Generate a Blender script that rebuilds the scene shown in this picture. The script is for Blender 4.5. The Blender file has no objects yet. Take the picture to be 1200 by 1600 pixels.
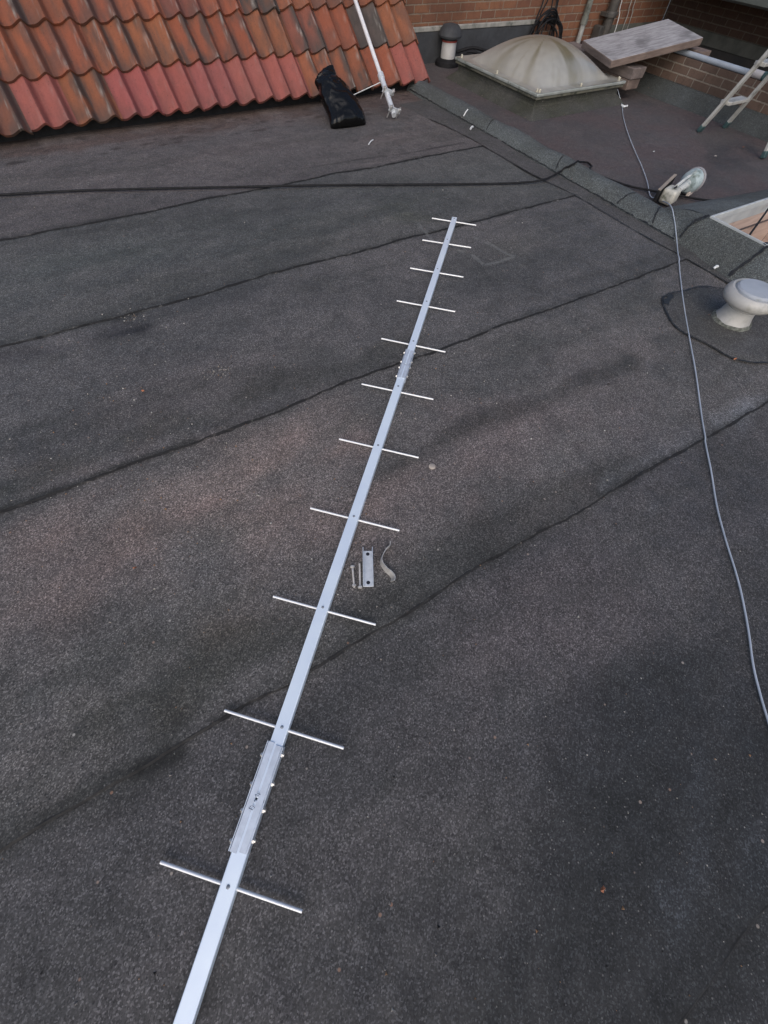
import bpy, bmesh, math, random
import numpy as np
from mathutils import Vector, Matrix
random.seed(7); rng = np.random.default_rng(11)
scene = bpy.context.scene
COL = scene.collection
PI = math.pi
def rad(a): return math.radians(a)

# ------------------------------------------------------------------ camera survey
# World frame: x runs along the felt laps and the eaves, y runs away from the camera, z is up.
H = 1.2
FPX, PITCH, ROLL, YAW = 597.11, 1.04724, 0.071875, math.atan2(.5519, .8339)
_fw = np.array([0, math.cos(PITCH), -math.sin(PITCH)]); _r = np.array([1., 0, 0]); _u = np.cross(_r, _fw)
_r2 = math.cos(ROLL)*_r + math.sin(ROLL)*_u; _u2 = -math.sin(ROLL)*_r + math.cos(ROLL)*_u
_R = np.array([[math.cos(YAW), math.sin(YAW), 0], [-math.sin(YAW), math.cos(YAW), 0], [0, 0, 1]])
FW, RT, UP = _R @ _fw, _R @ _r2, _R @ _u2
EYE = np.array([0, 0, H])
def ray(x, y): return FW + (x-600)/FPX*RT - (y-800)/FPX*UP
def G(x, y, z=0.0):                                  # survey: point of the photo on the level z
    d = ray(x, y); return Vector(EYE + d*((z-H)/d[2]))
def PL(x, y, p0, n):                                 # survey: point of the photo on a plane
    d = ray(x, y); n = np.array(n, float); return Vector(EYE + d*(((np.array(p0)-EYE)@n)/(d@n)))

cam = bpy.data.cameras.new('camera'); camo = bpy.data.objects.new('camera', cam); COL.objects.link(camo)
m = Matrix.Identity(4)
for i in range(3):
    m[i][0], m[i][1], m[i][2], m[i][3] = RT[i], UP[i], -FW[i], EYE[i]
camo.matrix_world = m
cam.sensor_fit = 'AUTO'; cam.sensor_width = 36; cam.lens = FPX/1600*36
cam.clip_start = .02; cam.clip_end = 2000
scene.camera = camo

# ------------------------------------------------------------------ object helpers
def thing(name, label, cat, loc=(0, 0, 0), group=None):
    o = bpy.data.objects.new(name, None); o.empty_display_size = .1; COL.objects.link(o)
    o.location = loc; o['label'] = label; o['category'] = cat
    if group: o['group'] = group
    return o
def tag(o, label, cat, group=None):
    o['label'] = label; o['category'] = cat
    if group: o['group'] = group
    return o
class MB:
    def __init__(s): s.v = []; s.f = []; s.c = []; s.smooth = []
    def add(s, vs, fs, smooth=False, col=None):
        b = len(s.v); s.v += [tuple(v) for v in vs]; s.f += [tuple(b+i for i in f) for f in fs]
        s.smooth += [smooth]*len(fs); s.c += [col if col else (1, 1, 1)]*len(vs); return s
    def box(s, lo, hi, M=None):
        x0, y0, z0 = lo; x1, y1, z1 = hi
        vs = [Vector(p) for p in ((x0,y0,z0),(x1,y0,z0),(x1,y1,z0),(x0,y1,z0),(x0,y0,z1),(x1,y0,z1),(x1,y1,z1),(x0,y1,z1))]
        if M is not None: vs = [M @ v for v in vs]
        return s.add(vs, [(0,3,2,1),(4,5,6,7),(0,1,5,4),(1,2,6,5),(2,3,7,6),(3,0,4,7)])
    def beam(s, a, b, w, h, up=(0, 0, 1)):           # box along a-b, width w, height h (centred)
        a, b = Vector(a), Vector(b); d = (b-a); L = d.length; d.normalize(); up = Vector(up)
        x = d.cross(up).normalized(); z = x.cross(d).normalized()
        M = Matrix.Translation(a) @ Matrix((x, d, z)).transposed().to_4x4()
        return s.box((-w/2, 0, -h/2), (w/2, L, h/2), M)
    def tube(s, pts, r, n=8, cap=True):
        pts = [Vector(p) for p in pts]; rs = r if isinstance(r, (list, tuple)) else [r]*len(pts)
        t0 = (pts[1]-pts[0]).normalized()
        ref = Vector((0, 0, 1)) if abs(t0.z) < .9 else Vector((1, 0, 0))
        x = t0.cross(ref).normalized(); vs = []; fs = []
        for i, p in enumerate(pts):
            t = (pts[min(i+1, len(pts)-1)]-pts[max(i-1, 0)])
            if t.length < 1e-9: t = t0
            t.normalize(); x = (x - t*x.dot(t)).normalized(); y = t.cross(x)
            for k in range(n):
                a = 2*PI*k/n; vs.append(p + (x*math.cos(a)+y*math.sin(a))*rs[i])
        for i in range(len(pts)-1):
            for k in range(n):
                k2 = (k+1) % n; fs.append((i*n+k, i*n+k2, (i+1)*n+k2, (i+1)*n+k))
        s.add(vs, fs, True)
        if cap:
            b = len(s.v)-len(vs); m_ = len(pts)
            s.f.append(tuple(b+k for k in reversed(range(n)))); s.f.append(tuple(b+(m_-1)*n+k for k in range(n))); s.smooth += [False]*2
        return s
    def lathe(s, prof, c, n=32, axis=None, smooth=True):  # prof = [(r,z)...]
        c = Vector(c); M = Matrix.Identity(3)
        if axis is not None: M = Vector((0, 0, 1)).rotation_difference(Vector(axis)).to_matrix()
        vs = []; fs = []
        for r, z in prof:
            for k in range(n):
                a = 2*PI*k/n; vs.append(c + M @ Vector((r*math.cos(a), r*math.sin(a), z)))
        for i in range(len(prof)-1):
            for k in range(n):
                k2 = (k+1) % n; fs.append((i*n+k, i*n+k2, (i+1)*n+k2, (i+1)*n+k))
        fs.append(tuple(range(n))[::-1]); fs.append(tuple((len(prof)-1)*n+k for k in range(n)))
        return s.add(vs, fs, smooth)
    def build(s, name, mat, parent=None, bevel=0, attr=False, sharp=None, seg=2):
        me = bpy.data.meshes.new(name); me.from_pydata(s.v, [], s.f); me.validate(clean_customdata=False)
        if len(me.polygons) == len(s.smooth): me.polygons.foreach_set('use_smooth', s.smooth)
        if attr:
            at = me.color_attributes.new('tint', 'FLOAT_COLOR', 'POINT')
            at.data.foreach_set('color', np.c_[np.array(s.c, float), np.ones(len(s.c))].ravel())
        me.materials.append(mat)
        if sharp != 0: me.set_sharp_from_angle(angle=rad(sharp or 38))
        o = bpy.data.objects.new(name, me); COL.objects.link(o)
        if parent is not None:
            o.parent = parent; o.matrix_parent_inverse = Matrix.Translation(-Vector(parent.location))
        if bevel:
            b = o.modifiers.new('bevel', 'BEVEL'); b.width = bevel; b.segments = seg; b.limit_method = 'ANGLE'; b.angle_limit = rad(40)
            b.harden_normals = False
        return o
def smooth_path(pts, k=8):
    P = [Vector(p) for p in pts]; P = [P[0]*2-P[1]] + P + [P[-1]*2-P[-2]]; out = []
    for i in range(1, len(P)-2):
        for j in range(k):
            t = j/k; a, b, c, d = P[i-1], P[i], P[i+1], P[i+2]
            out.append(.5*((2*b)+(c-a)*t+(2*a-5*b+4*c-d)*t*t+(3*b-a-3*c+d)*t**3))
    out.append(P[-2]); return out

# value noise in numpy (for meshes)
_lat = {}
def vnoise(x, y, seed=0):
    if seed not in _lat: _lat[seed] = np.random.default_rng(seed).random((256, 256))
    g = _lat[seed]
    xi = np.floor(x).astype(int); yi = np.floor(y).astype(int); fx = x-xi; fy = y-yi
    fx = fx*fx*(3-2*fx); fy = fy*fy*(3-2*fy)
    a = g[xi % 256, yi % 256]; b = g[(xi+1) % 256, yi % 256]; c = g[xi % 256, (yi+1) % 256]; d = g[(xi+1) % 256, (yi+1) % 256]
    return (a*(1-fx)+b*fx)*(1-fy)+(c*(1-fx)+d*fx)*fy
def fbm(x, y, seed=0, o=4):
    s = 0; A = 0
    for i in range(o):
        s = s + vnoise(x*2**i+13.7*i, y*2**i+5.1*i, seed+i)*.5**i; A += .5**i
    return s/A

# ------------------------------------------------------------------ materials
class NT:
    def __init__(s, name):
        s.m = bpy.data.materials.new(name); s.m.use_nodes = True; s.t = s.m.node_tree; s.n = s.t.nodes; s.l = s.t.links
        s.b = s.n['Principled BSDF']
    def new(s, typ, **k):
        n = s.n.new(typ)
        for a, v in k.items():
            if hasattr(n, a): setattr(n, a, v)
        return n
    def link(s, a, b): s.l.new(a, b)
    def inp(s, sock, v):
        if hasattr(v, 'default_value') or hasattr(v, 'is_linked'): s.l.new(v, sock)
        else: sock.default_value = v
    def math(s, op, a, b=0.0, c=0.0, clamp=False):
        n = s.n.new('ShaderNodeMath'); n.operation = op; n.use_clamp = clamp
        for i, v in enumerate((a, b, c)): s.inp(n.inputs[i], v)
        return n.outputs[0]
    def mix(s, fac, a, b, blend='MIX'):
        n = s.n.new('ShaderNodeMix'); n.data_type = 'RGBA'; n.blend_type = blend
        s.inp(n.inputs[0], fac)
        for i, v in ((6, a), (7, b)):
            if isinstance(v, (tuple, list)): v = (*v[:3], 1)
            s.inp(n.inputs[i], v)
        return n.outputs[2]
    def coord(s, kind='Object'): return s.n.new('ShaderNodeTexCoord').outputs[kind]
    def noise(s, vec, scale, detail=4, rough=.55, out=0):
        n = s.n.new('ShaderNodeTexNoise'); n.inputs['Scale'].default_value = scale; n.inputs['Detail'].default_value = detail
        n.inputs['Roughness'].default_value = rough; s.l.new(vec, n.inputs['Vector']); return n.outputs[out]
    def voro(s, vec, scale, feat='F1'):
        n = s.n.new('ShaderNodeTexVoronoi'); n.feature = feat; n.inputs['Scale'].default_value = scale; s.l.new(vec, n.inputs['Vector']); return n
    def ramp(s, fac, lo, hi, a=0.0, b=1.0, smooth=True):
        n = s.n.new('ShaderNodeMapRange'); n.interpolation_type = 'SMOOTHSTEP' if smooth else 'LINEAR'
        s.inp(n.inputs[0], fac)
        for i, v in enumerate((lo, hi, a, b)): s.inp(n.inputs[i+1], v)
        return n.outputs[0]
    def mapping(s, vec, scale=(1, 1, 1), rot=(0, 0, 0), loc=(0, 0, 0)):
        n = s.n.new('ShaderNodeMapping'); s.l.new(vec, n.inputs[0]); n.inputs['Scale'].default_value = scale
        n.inputs['Rotation'].default_value = rot; n.inputs['Location'].default_value = loc; return n.outputs[0]
    def bump(s, h, strength=.3, dist=.002):
        n = s.n.new('ShaderNodeBump'); n.inputs['Strength'].default_value = strength; n.inputs['Distance'].default_value = dist
        s.l.new(h, n.inputs['Height']); s.l.new(n.outputs[0], s.b.inputs['Normal']); return n
    def attr(s, name='tint'):
        n = s.n.new('ShaderNodeAttribute'); n.attribute_name = name; return n.outputs['Color']
    def set(s, base=None, rough=None, metal=None, spec=None):
        for k, v in (('Base Color', base), ('Roughness', rough), ('Metallic', metal), ('Specular IOR Level', spec)):
            if v is None: continue
            if isinstance(v, (tuple, list)): v = (*v[:3], 1)
            s.inp(s.b.inputs[k], v)
        return s.m

def simple(name, c1, c2, rough=.6, metal=0, scale=12, detail=5, bump=.15, bdist=.002, stretch=(1, 1, 1), spec=.5, dirt=None, dscale=5, dlo=.5, dhi=.7, attr=False):
    t = NT(name); v = t.mapping(t.coord(), stretch); n = t.noise(v, scale, detail)
    c = t.mix(t.ramp(n, .3, .7), c1, c2)
    if attr: c = t.mix(1.0, c, t.attr(), 'MULTIPLY')
    rr = t.ramp(t.noise(v, scale*2.3, 3), .2, .8, max(0, rough-.1), min(1, rough+.12)) if metal < .1 else rough
    if dirt:
        d = t.ramp(t.noise(t.coord(), dscale, 6, .65), dlo, dhi); c = t.mix(d, c, dirt)
    if bump: t.bump(t.noise(v, scale*6, 4), bump, bdist)
    return t.set(c, rr, metal, spec)

LAPS = [-0.775, 0.235, 1.232, 2.185, 3.20]
def felt(name, base, laps=(), grain=1.0, purple=None, use_attr=True):
    t = NT(name); P = t.coord()
    c = t.mix(1.0, base, t.attr(), 'MULTIPLY') if use_attr else t.mix(t.ramp(t.noise(P, 3, 5), .3, .7), base, tuple(x*.72 for x in base))
    if purple: c = t.mix(t.ramp(t.noise(P, 2.2, 6, .6), .42, .62), c, purple)
    # mid-size blotches
    n1 = t.noise(P, 24, 4, .6); c = t.mix(1.0, c, t.mix(n1, (.78, .78, .79), (1.22, 1.22, 1.21)), 'MULTIPLY')
    # mineral granules: every cell its own grey
    v1 = t.voro(P, 310); sx = t.new('ShaderNodeSeparateColor'); t.link(v1.outputs['Color'], sx.inputs[0])
    hh4 = t.math('POWER', sx.outputs[0], 4.0); g = t.math('ADD', t.math('MULTIPLY', hh4, 1.9), t.ramp(sx.outputs[1], 0, 1, .38, .92, False)); cg = t.new('ShaderNodeCombineColor')
    for i in range(3): t.link(g, cg.inputs[i])
    c = t.mix(min(1, .9*grain), c, t.mix(1.0, c, cg.outputs[0], 'MULTIPLY'))
    v2 = t.voro(P, 150); s2 = t.new('ShaderNodeSeparateColor'); t.link(v2.outputs['Color'], s2.inputs[0])
    n9 = t.noise(P, 5, 3)
    lightspk = t.math('MULTIPLY', t.ramp(s2.outputs[0], .93, .95), t.ramp(v2.outputs['Distance'], .34, .22))
    lightspk = t.math('MULTIPLY', lightspk, t.ramp(n9, .3, .6, .25, .9))
    c = t.mix(t.math('MULTIPLY', lightspk, .55*grain), c, (.30, .285, .27))
    darkspk = t.math('MULTIPLY', t.ramp(s2.outputs[1], .86, .9), t.ramp(v2.outputs['Distance'], .5, .3))
    c = t.mix(t.math('MULTIPLY', darkspk, .7*grain), c, (.012, .012, .013))
    v3 = t.voro(P, 34); s3 = t.new('ShaderNodeSeparateColor'); t.link(v3.outputs['Color'], s3.inputs[0])
    rare = t.math('MULTIPLY', t.ramp(s3.outputs[0], .94, .95), t.ramp(v3.outputs['Distance'], .16, .09))
    c = t.mix(t.math('MULTIPLY', rare, .8), c, t.mix(s3.outputs[1], (.42, .40, .36), (.25, .13, .08)))
    line = None
    if laps:
        uvn = t.new('ShaderNodeUVMap'); uvn.uv_map = 'sheet'; sp = t.new('ShaderNodeSeparateXYZ'); t.link(uvn.outputs[0], sp.inputs[0])
        wob = t.math('MULTIPLY', t.math('SUBTRACT', t.noise(P, 9, 5, .7), .5), .022)
        q = t.math('ADD', sp.outputs[1], wob)
        wid = t.ramp(t.noise(P, 6.5, 5, .75), .36, .76, .0006, .0055)
        for L in laps:
            d = t.math('ABSOLUTE', t.math('SUBTRACT', q, L))
            k = t.math('SUBTRACT', 1.0, t.ramp(t.math('SUBTRACT', d, wid), 0.0, .0035))
            line = k if line is None else t.math('MAXIMUM', line, k)
        halo = None
        for L in laps:
            d = t.math('ABSOLUTE', t.math('SUBTRACT', q, L+.004)); k = t.ramp(d, 0.0, .034, 1, 0); halo = k if halo is None else t.math('MAXIMUM', halo, k)
        c = t.mix(t.math('MULTIPLY', halo, t.ramp(t.noise(P, 7, 5, .7), .42, .70, .0, .7)), c, (.022, .022, .021))
        line = t.math('MULTIPLY', line, t.ramp(t.noise(P, 22, 4), .22, .48, .45, .96))
        c = t.mix(line, c, (.007, .007, .008))
        # faint pale scratches left on the felt
        def seg(x0, y0, x1, y1):
            L = math.hypot(x1-x0, y1-y0); a = math.atan2(y1-y0, x1-x0)
            mv = t.mapping(P, (1, 1, 1), (0, 0, -a), tuple(-(Matrix.Rotation(-a, 3, 'Z') @ Vector((x0, y0, 0)))*-1*-1)) if False else None
            s_ = t.new('ShaderNodeVectorMath', operation='SUBTRACT'); t.link(P, s_.inputs[0]); s_.inputs[1].default_value = (x0, y0, 0)
            dx = t.new('ShaderNodeVectorMath', operation='DOT_PRODUCT'); t.link(s_.outputs[0], dx.inputs[0]); dx.inputs[1].default_value = (math.cos(a), math.sin(a), 0)
            dy = t.new('ShaderNodeVectorMath', operation='DOT_PRODUCT'); t.link(s_.outputs[0], dy.inputs[0]); dy.inputs[1].default_value = (-math.sin(a), math.cos(a), 0)
            px = dx.outputs['Value']; py = t.math('ADD', dy.outputs['Value'], t.math('MULTIPLY', t.math('SUBTRACT', t.noise(P, 8, 4), .5), .05))
            k = t.math('MULTIPLY', t.ramp(t.math('ABSOLUTE', py), .006, .018, 1, 0), t.math('MULTIPLY', t.ramp(px, 0, .02), t.ramp(px, L-.02, L, 1, 0)))
            return t.math('MULTIPLY', k, t.ramp(t.noise(P, 14, 4), .34, .52))
        sc = None
        for a, b in (((650, 347), (676, 378)), ((712, 390), (730, 393)), ((735, 396), (757, 414)), ((757, 414), (806, 402)), ((806, 402), (740, 370))):
            A, B = G(*a), G(*b); k = seg(A.x, A.y, B.x, B.y); sc = k if sc is None else t.math('MAXIMUM', sc, k)
        c = t.mix(t.math('MULTIPLY', sc, .42), c, (.20, .205, .195))
    hgt = t.math('ADD', t.math('MULTIPLY', sx.outputs[0], .7), t.math('MULTIPLY', n1, 1.2))
    t.bump(hgt, .55, .0018)
    rr = t.ramp(t.noise(P, 14, 4), .3, .7, .62, .86)
    return t.set(c, rr, 0, .42)

M = {}
FELT = (.114, .1065, .1020)
M['felt'] = felt('roof_felt', FELT, LAPS)
M['felt_rear'] = felt('rear_roof_felt', (.084, .075, .074), (), .8, (.088, .069, .068))
M['felt_green'] = felt('mineral_felt', (.106, .118, .117), (), .9, (.074, .080, .076), False)
M['felt_moss'] = felt('mossy_felt', (.074, .073, .064), (), .8, (.045, .046, .034), False)
M['felt_apron'] = felt('apron_felt', (.094, .090, .088), (), .9, (.068, .067, .063), False)
M['felt_skirt'] = felt('skirting_felt', (.070, .078, .078), (), .85, (.048, .053, .051), False)
M['bitumen'] = simple('bitumen', (.008, .008, .009), (.02, .02, .02), .5, 0, 40)
M['alu'] = simple('bare_aluminium', (.84, .93, 1.0), (.75, .84, .95), .33, .20, 7, 5, 0, .0005)
M['alu_bright'] = simple('polished_aluminium_rod', (.95, .95, .94), (.90, .90, .90), .35, .2, 60, 3, 0)
M['alu_dull'] = simple('dull_aluminium', (.66, .72, .80), (.55, .60, .67), .42, .3, 45, 6, 0)
M['alu_ladder'] = simple('ladder_aluminium', (.60, .60, .57), (.48, .48, .45), .45, .25, 10, 5, .1, .001, dirt=(.20, .20, .18), dscale=9, dlo=.52, dhi=.75)
M['rivet'] = simple('grey_rivet', (.26, .29, .33), (.20, .22, .25), .5, .3, 80, 3, 0)
M['galv'] = simple('galvanised_steel', (.74, .77, .80), (.62, .65, .68), .42, .3, 60, 5, 0)
M['zinc_bright'] = simple('zinc_plated_steel', (.78, .77, .74), (.60, .59, .57), .35, .8, 80, 3, .05, .0005)
M['rusty_steel'] = simple('tarnished_strap_steel', (.58, .56, .53), (.44, .42, .39), .42, .35, 40, 6, .2, .001, dirt=(.14, .09, .05), dscale=25, dlo=.55, dhi=.75)
M['bolt'] = simple('plated_bolt', (.62, .59, .56), (.48, .45, .42), .42, .35, 70, 5, 0)
M['white_paint'] = simple('white_coated_tube', (.80, .79, .79), (.70, .69, .70), .4, 0, 10, 4, .04, .001, dirt=(.5, .47, .45), dscale=9, dlo=.62, dhi=.8)
M['black_rubber'] = simple('black_rubber', (.008, .008, .009), (.016, .016, .018), .65, 0, 30, spec=.25)
M['teal_plastic'] = simple('dark_foot_plastic', (.05, .10, .10), (.03, .06, .065), .5, 0, 30)
M['grey_cable'] = simple('pale_blue_grey_cable', (.50, .55, .62), (.38, .43, .49), .5, 0, 6)
M['black_bag'] = None
M['wood_plank'] = None
M['pvc_grey'] = simple('weathered_grey_pipe', (.25, .25, .22), (.13, .14, .12), .55, 0, 8, 6, .1, .001, dirt=(.05, .055, .045), dscale=5, dlo=.42, dhi=.62)
M['pipe_dark'] = simple('tarred_pipe', (.040, .038, .035), (.085, .075, .065), .6, 0, 9, 6, .2, .001)
M['white_pipe'] = simple('white_plastic_pipe', (.40, .45, .51), (.30, .34, .39), .4, 0, 5, 5, .05, .001, dirt=(.28, .30, .30), dscale=6, dlo=.6, dhi=.8)
M['cream_vent'] = simple('cream_painted_metal', (.54, .53, .50), (.40, .395, .38), .42, 0, 6, 6, .15, .001, dirt=(.22, .22, .18), dscale=7, dlo=.47, dhi=.72)
M['cap_grey'] = simple('pale_grey_cap', (.42, .45, .50), (.36, .39, .43), .38, 0, 9, 5, .08, .001, dirt=(.22, .23, .21), dscale=9, dlo=.62, dhi=.8)
M['dirty_white'] = simple('dirty_white_plastic', (.62, .63, .60), (.42, .47, .47), .45, 0, 16, 5, .2, .001, dirt=(.12, .15, .12), dscale=16, dlo=.55, dhi=.75)
M['tin'] = simple('white_tin_pipe', (.62, .61, .60), (.50, .49, .48), .38, .1, 10, 4, .05)
M['ply'] = simple('plywood_lining', (.58, .45, .38), (.46, .34, .28), .65, 0, 5, 6, .15, .001, (1, 1, 9), dirt=(.22, .15, .12), dscale=6, dlo=.55, dhi=.8)
M['trim_white'] = simple('weathered_white_trim', (.52, .55, .55), (.42, .45, .46), .5, 0, 12, 5, .1, dirt=(.24, .25, .24), dscale=10, dlo=.58, dhi=.8)
M['flash'] = simple('cement_flashing', (.34, .33, .30), (.22, .22, .20), .85, 0, 14, 6, .3, .003, dirt=(.12, .125, .11), dscale=9, dlo=.52, dhi=.72)
M['band'] = simple('grey_render_band', (.115, .115, .10), (.075, .078, .068), .9, 0, 9, 6, .3, .003)
M['upstand'] = simple('dark_felt_upstand', (.050, .054, .060), (.034, .036, .040), .75, 0, 11, 6, .25, .002, dirt=(.09, .09, .095), dscale=20, dlo=.64, dhi=.75)
M['gutter'] = simple('grey_green_gutter', (.17, .19, .18), (.11, .13, .12), .5, 0, 6)
M['soffit'] = simple('dark_soffit', (.03, .03, .03), (.05, .045, .04), .7, 0, 6)
M['ground'] = simple('ground', (.08, .085, .07), (.05, .05, .045), .95, 0, 2, 6, 0)
M['leaf'] = simple('dry_leaf', (.40, .15, .07), (.26, .10, .05), .7, 0, 60)
M['pebble'] = simple('pale_stone', (.42, .38, .33), (.30, .27, .24), .8, 0, 90)
M['cream_disc'] = simple('dull_cream_disc', (.46, .40, .34), (.36, .31, .27), .6, 0, 60)
M['white_plastic'] = simple('white_plastic', (.82, .84, .84), (.7, .72, .72), .4, 0, 30)
M['ink'] = simple('blue_pen_ink', (.012, .03, .07), (.02, .04, .09), .5, 0, 60)
M['hole'] = simple('dark_hole', (.012, .013, .02), (.02, .02, .028), .6, 0, 60)

def mk_bag():
    t = NT('black_polythene'); P = t.coord(); t.bump(t.noise(t.mapping(P, (1, .6, 1.6)), 30, 4, .5), .35, .004)
    M['black_bag'] = t.set((.004, .004, .0042), .20, 0, .32)
mk_bag()
def mk_wood(name, a, b, stretch, scale=5, dark=(.09, .075, .07)):
    t = NT(name); P = t.coord('Object'); v = t.mapping(P, stretch)
    n = t.noise(v, scale, 7, .65); c = t.mix(t.ramp(n, .3, .7), a, b)
    n2 = t.noise(v, scale*4, 5, .7); c = t.mix(t.ramp(n2, .56, .74), c, dark)
    n3 = t.noise(P, 3.4, 5); c = t.mix(t.math('MULTIPLY', t.ramp(n3, .5, .72), .7), c, tuple(x*.55 for x in b))
    t.bump(n2, .4, .003); return t.set(c, .75, 0, .3)
M['wood_plank'] = mk_wood('weathered_plank', (.43, .425, .435), (.235, .225, .23), (1.6, 9, 9), 4, (.13, .115, .11))
M['wood_side'] = mk_wood('timber_block', (.215, .165, .14), (.14, .105, .09), (1.2, 6, 10))
M['wood_end'] = mk_wood('timber_block_grey', (.22, .18, .165), (.135, .11, .10), (8, 1.2, 10))

def brick(name, axis, c1, c2, mortar, dark=(.12, .06, .045), off=(0, 0), glow=None):
    t = NT(name); P = t.coord('Object'); sp = t.new('ShaderNodeSeparateXYZ'); t.link(P, sp.inputs[0])
    cb = t.new('ShaderNodeCombineXYZ'); t.link(t.math('ADD', sp.outputs[0 if axis == 'x' else 1], off[0]), cb.inputs[0]); t.link(t.math('ADD', sp.outputs[2], off[1]), cb.inputs[1])
    # ragged brick edges
    nz = t.noise(P, 35, 3, .5, 1); nm = t.new('ShaderNodeVectorMath', operation='MULTIPLY_ADD'); t.link(nz, nm.inputs[0])
    nm.inputs[1].default_value = (.008, .008, 0); t.link(cb.outputs[0], nm.inputs[2])
    b = t.new('ShaderNodeTexBrick'); t.link(nm.outputs[0], b.inputs['Vector']); b.inputs['Scale'].default_value = 1
    b.inputs['Brick Width'].default_value = .192; b.inputs['Row Height'].default_value = .0605; b.inputs['Mortar Size'].default_value = .0058
    b.inputs['Mortar Smooth'].default_value = .25; b.inputs['Bias'].default_value = -.1
    b.inputs['Color1'].default_value = (*c1, 1); b.inputs['Color2'].default_value = (*c2, 1); b.inputs['Mortar'].default_value = (*mortar, 1)
    c = b.outputs['Color']
    n = t.noise(P, 18, 6, .7); c = t.mix(t.math('MULTIPLY', t.ramp(n, .45, .75), .6), c, dark)
    n2 = t.noise(P, 1.7, 5); c = t.mix(t.math('MULTIPLY', t.ramp(n2, .46, .68), .45), c, tuple(x*.55 for x in dark))
    n3 = t.noise(P, 120, 3); c = t.mix(1.0, c, t.mix(n3, (.75, .75, .75), (1.25, 1.25, 1.25)), 'MULTIPLY')
    hh = t.math('ADD', t.math('MULTIPLY', b.outputs['Fac'], -1.0), t.math('MULTIPLY', n, .4)); t.bump(hh, .8, .006)
    return t.set(c, .88, 0, .25)
M['brick_back'] = brick('warm_brick', 'x', (.225, .105, .060), (.15, .070, .047), (.235, .18, .135), off=(0, -.265+.0375))
M['brick_parapet'] = brick('brown_brick', 'y', (.160, .108, .084), (.122, .085, .068), (.29, .25, .205), off=(.05, -.112), dark=(.07, .05, .04))
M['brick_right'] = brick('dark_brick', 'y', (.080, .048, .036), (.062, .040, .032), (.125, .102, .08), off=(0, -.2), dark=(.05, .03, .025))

# ------------------------------------------------------------------ ground and flat roof
mb = MB(); mb.box((-150, -150, -3.3), (150, 150, -3.2)); g = mb.build('ground', M['ground']); g['kind'] = 'structure'

KU = 3.02                                             # foot of the kerb
def kerb_z(u):
    xs = [3.02, 3.045, 3.08, 3.12, 3.16, 3.195, 3.22]; zs = [.006, .040, .066, .076, .072, .05, .0]
    return float(np.interp(u, xs, zs))
# sheet positions with rows packed at the laps
us = np.arange(-3.2, KU+.02, .0125)
ts = np.arange(-1.9, 4.95, .0135); extra = np.concatenate([[L-.004, L-.0015, L+.0015, L+.004] for L in LAPS])
ts = np.unique(np.round(np.concatenate([ts[[np.min(np.abs(t_-np.array(LAPS))) > .006 for t_ in ts]], extra]), 5))
UU, TT = np.meshgrid(us, ts)
wob = (fbm(UU*1.1+7, TT*.15+3, 5, 4)-.5)*.085 + (fbm(UU*7, TT*.3, 9, 3)-.5)*.014
VV = TT + wob
# lap steps (upper sheet edge faces the camera), soft buckles and ripples running along the sheets
hz = np.zeros_like(UU)
for L in LAPS:
    d = TT-L; hz += np.where(d > 0, .0065*np.exp(-d/.12), 0)*np.clip((d+.0015)/.003, 0, 1)
hz += .010*(fbm(UU*.55+3, TT*2.6, 21, 4)-.5) + .012*(fbm(UU*1.3, TT*1.5+4, 31, 3)-.5) + .0016*(fbm(UU*9, TT*9, 41, 2)-.5)
ridge = lambda a, b, w, h: None
tint = np.ones(UU.shape+(3,))
def mulc(mask, col):
    global tint
    tint = tint*(1-mask[..., None]) + tint*np.array(col)[None, None]*mask[..., None]
n_a = fbm(UU*1.6, TT*3.2, 51, 5); n_b = fbm(UU*4.5+9, TT*6.5, 61, 5); n_c = fbm(UU*.5+2, TT*.7+1, 71, 4); n_d = fbm(UU*2.2+4, TT*9, 81, 4)
mulc(np.clip((n_a-.45)*4, 0, 1)*.75, (.74, .77, .78)); mulc(np.clip((n_d-.52)*6, 0, 1)*.55, (.68, .71, .69))
n_e = fbm(UU*12, TT*14, 111, 4); n_f = fbm(UU*.9+5, TT*1.3+8, 121, 4)
mulc(np.clip((n_e-.52)*6, 0, 1)*.5, (.74, .75, .75)); mulc(np.clip((.42-n_e)*6, 0, 1)*.4, (1.28, 1.25, 1.23))
for lv in (.47, .56):                                 # tide marks of dried puddles
    mulc(np.clip(1-np.abs(n_f-lv)/.006, 0, 1)*np.clip((n_b-.40)*5, 0, 1)*.55, (.66, .68, .66))
mulc(np.clip((n_f-.56)*14, 0, 1)*.4, (1.12, 1.10, 1.08))
for k_, (la, lb, cl_) in enumerate(((1.232, 2.185, (.97, .98, 1.0)), (2.185, 3.2, (.90, .94, .94)), (3.2, 9, (1.02, .99, 1.0)))): mulc(((TT > la) & (TT < lb)).astype(float), cl_)
for L in LAPS:                                        # grime gathered against each lap
    mulc(np.clip(1-np.abs(TT-L-.012)/(.012+.05*n_a), 0, 1)*np.clip((n_b-.33)*4, 0, 1)*.6, (.58, .60, .57))
mulc(np.clip((n_b-.6)*5, 0, 1)*.35, (1.35, 1.32, 1.30))
def blob(x, y, ru, rv, col, amt=1.0, soft=1.0, rot=0):
    c = G(x, y); du = UU-c.x; dv = VV-c.y; ca, sa = math.cos(rot), math.sin(rot)
    a = (du*ca+dv*sa)/ru; b = (-du*sa+dv*ca)/rv
    r = np.sqrt(a*a+b*b) + (n_b-.5)*1.3 + (n_a-.5)*.8
    mulc(np.clip((1.15-r)/soft, 0, 1)*amt, col)
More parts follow.
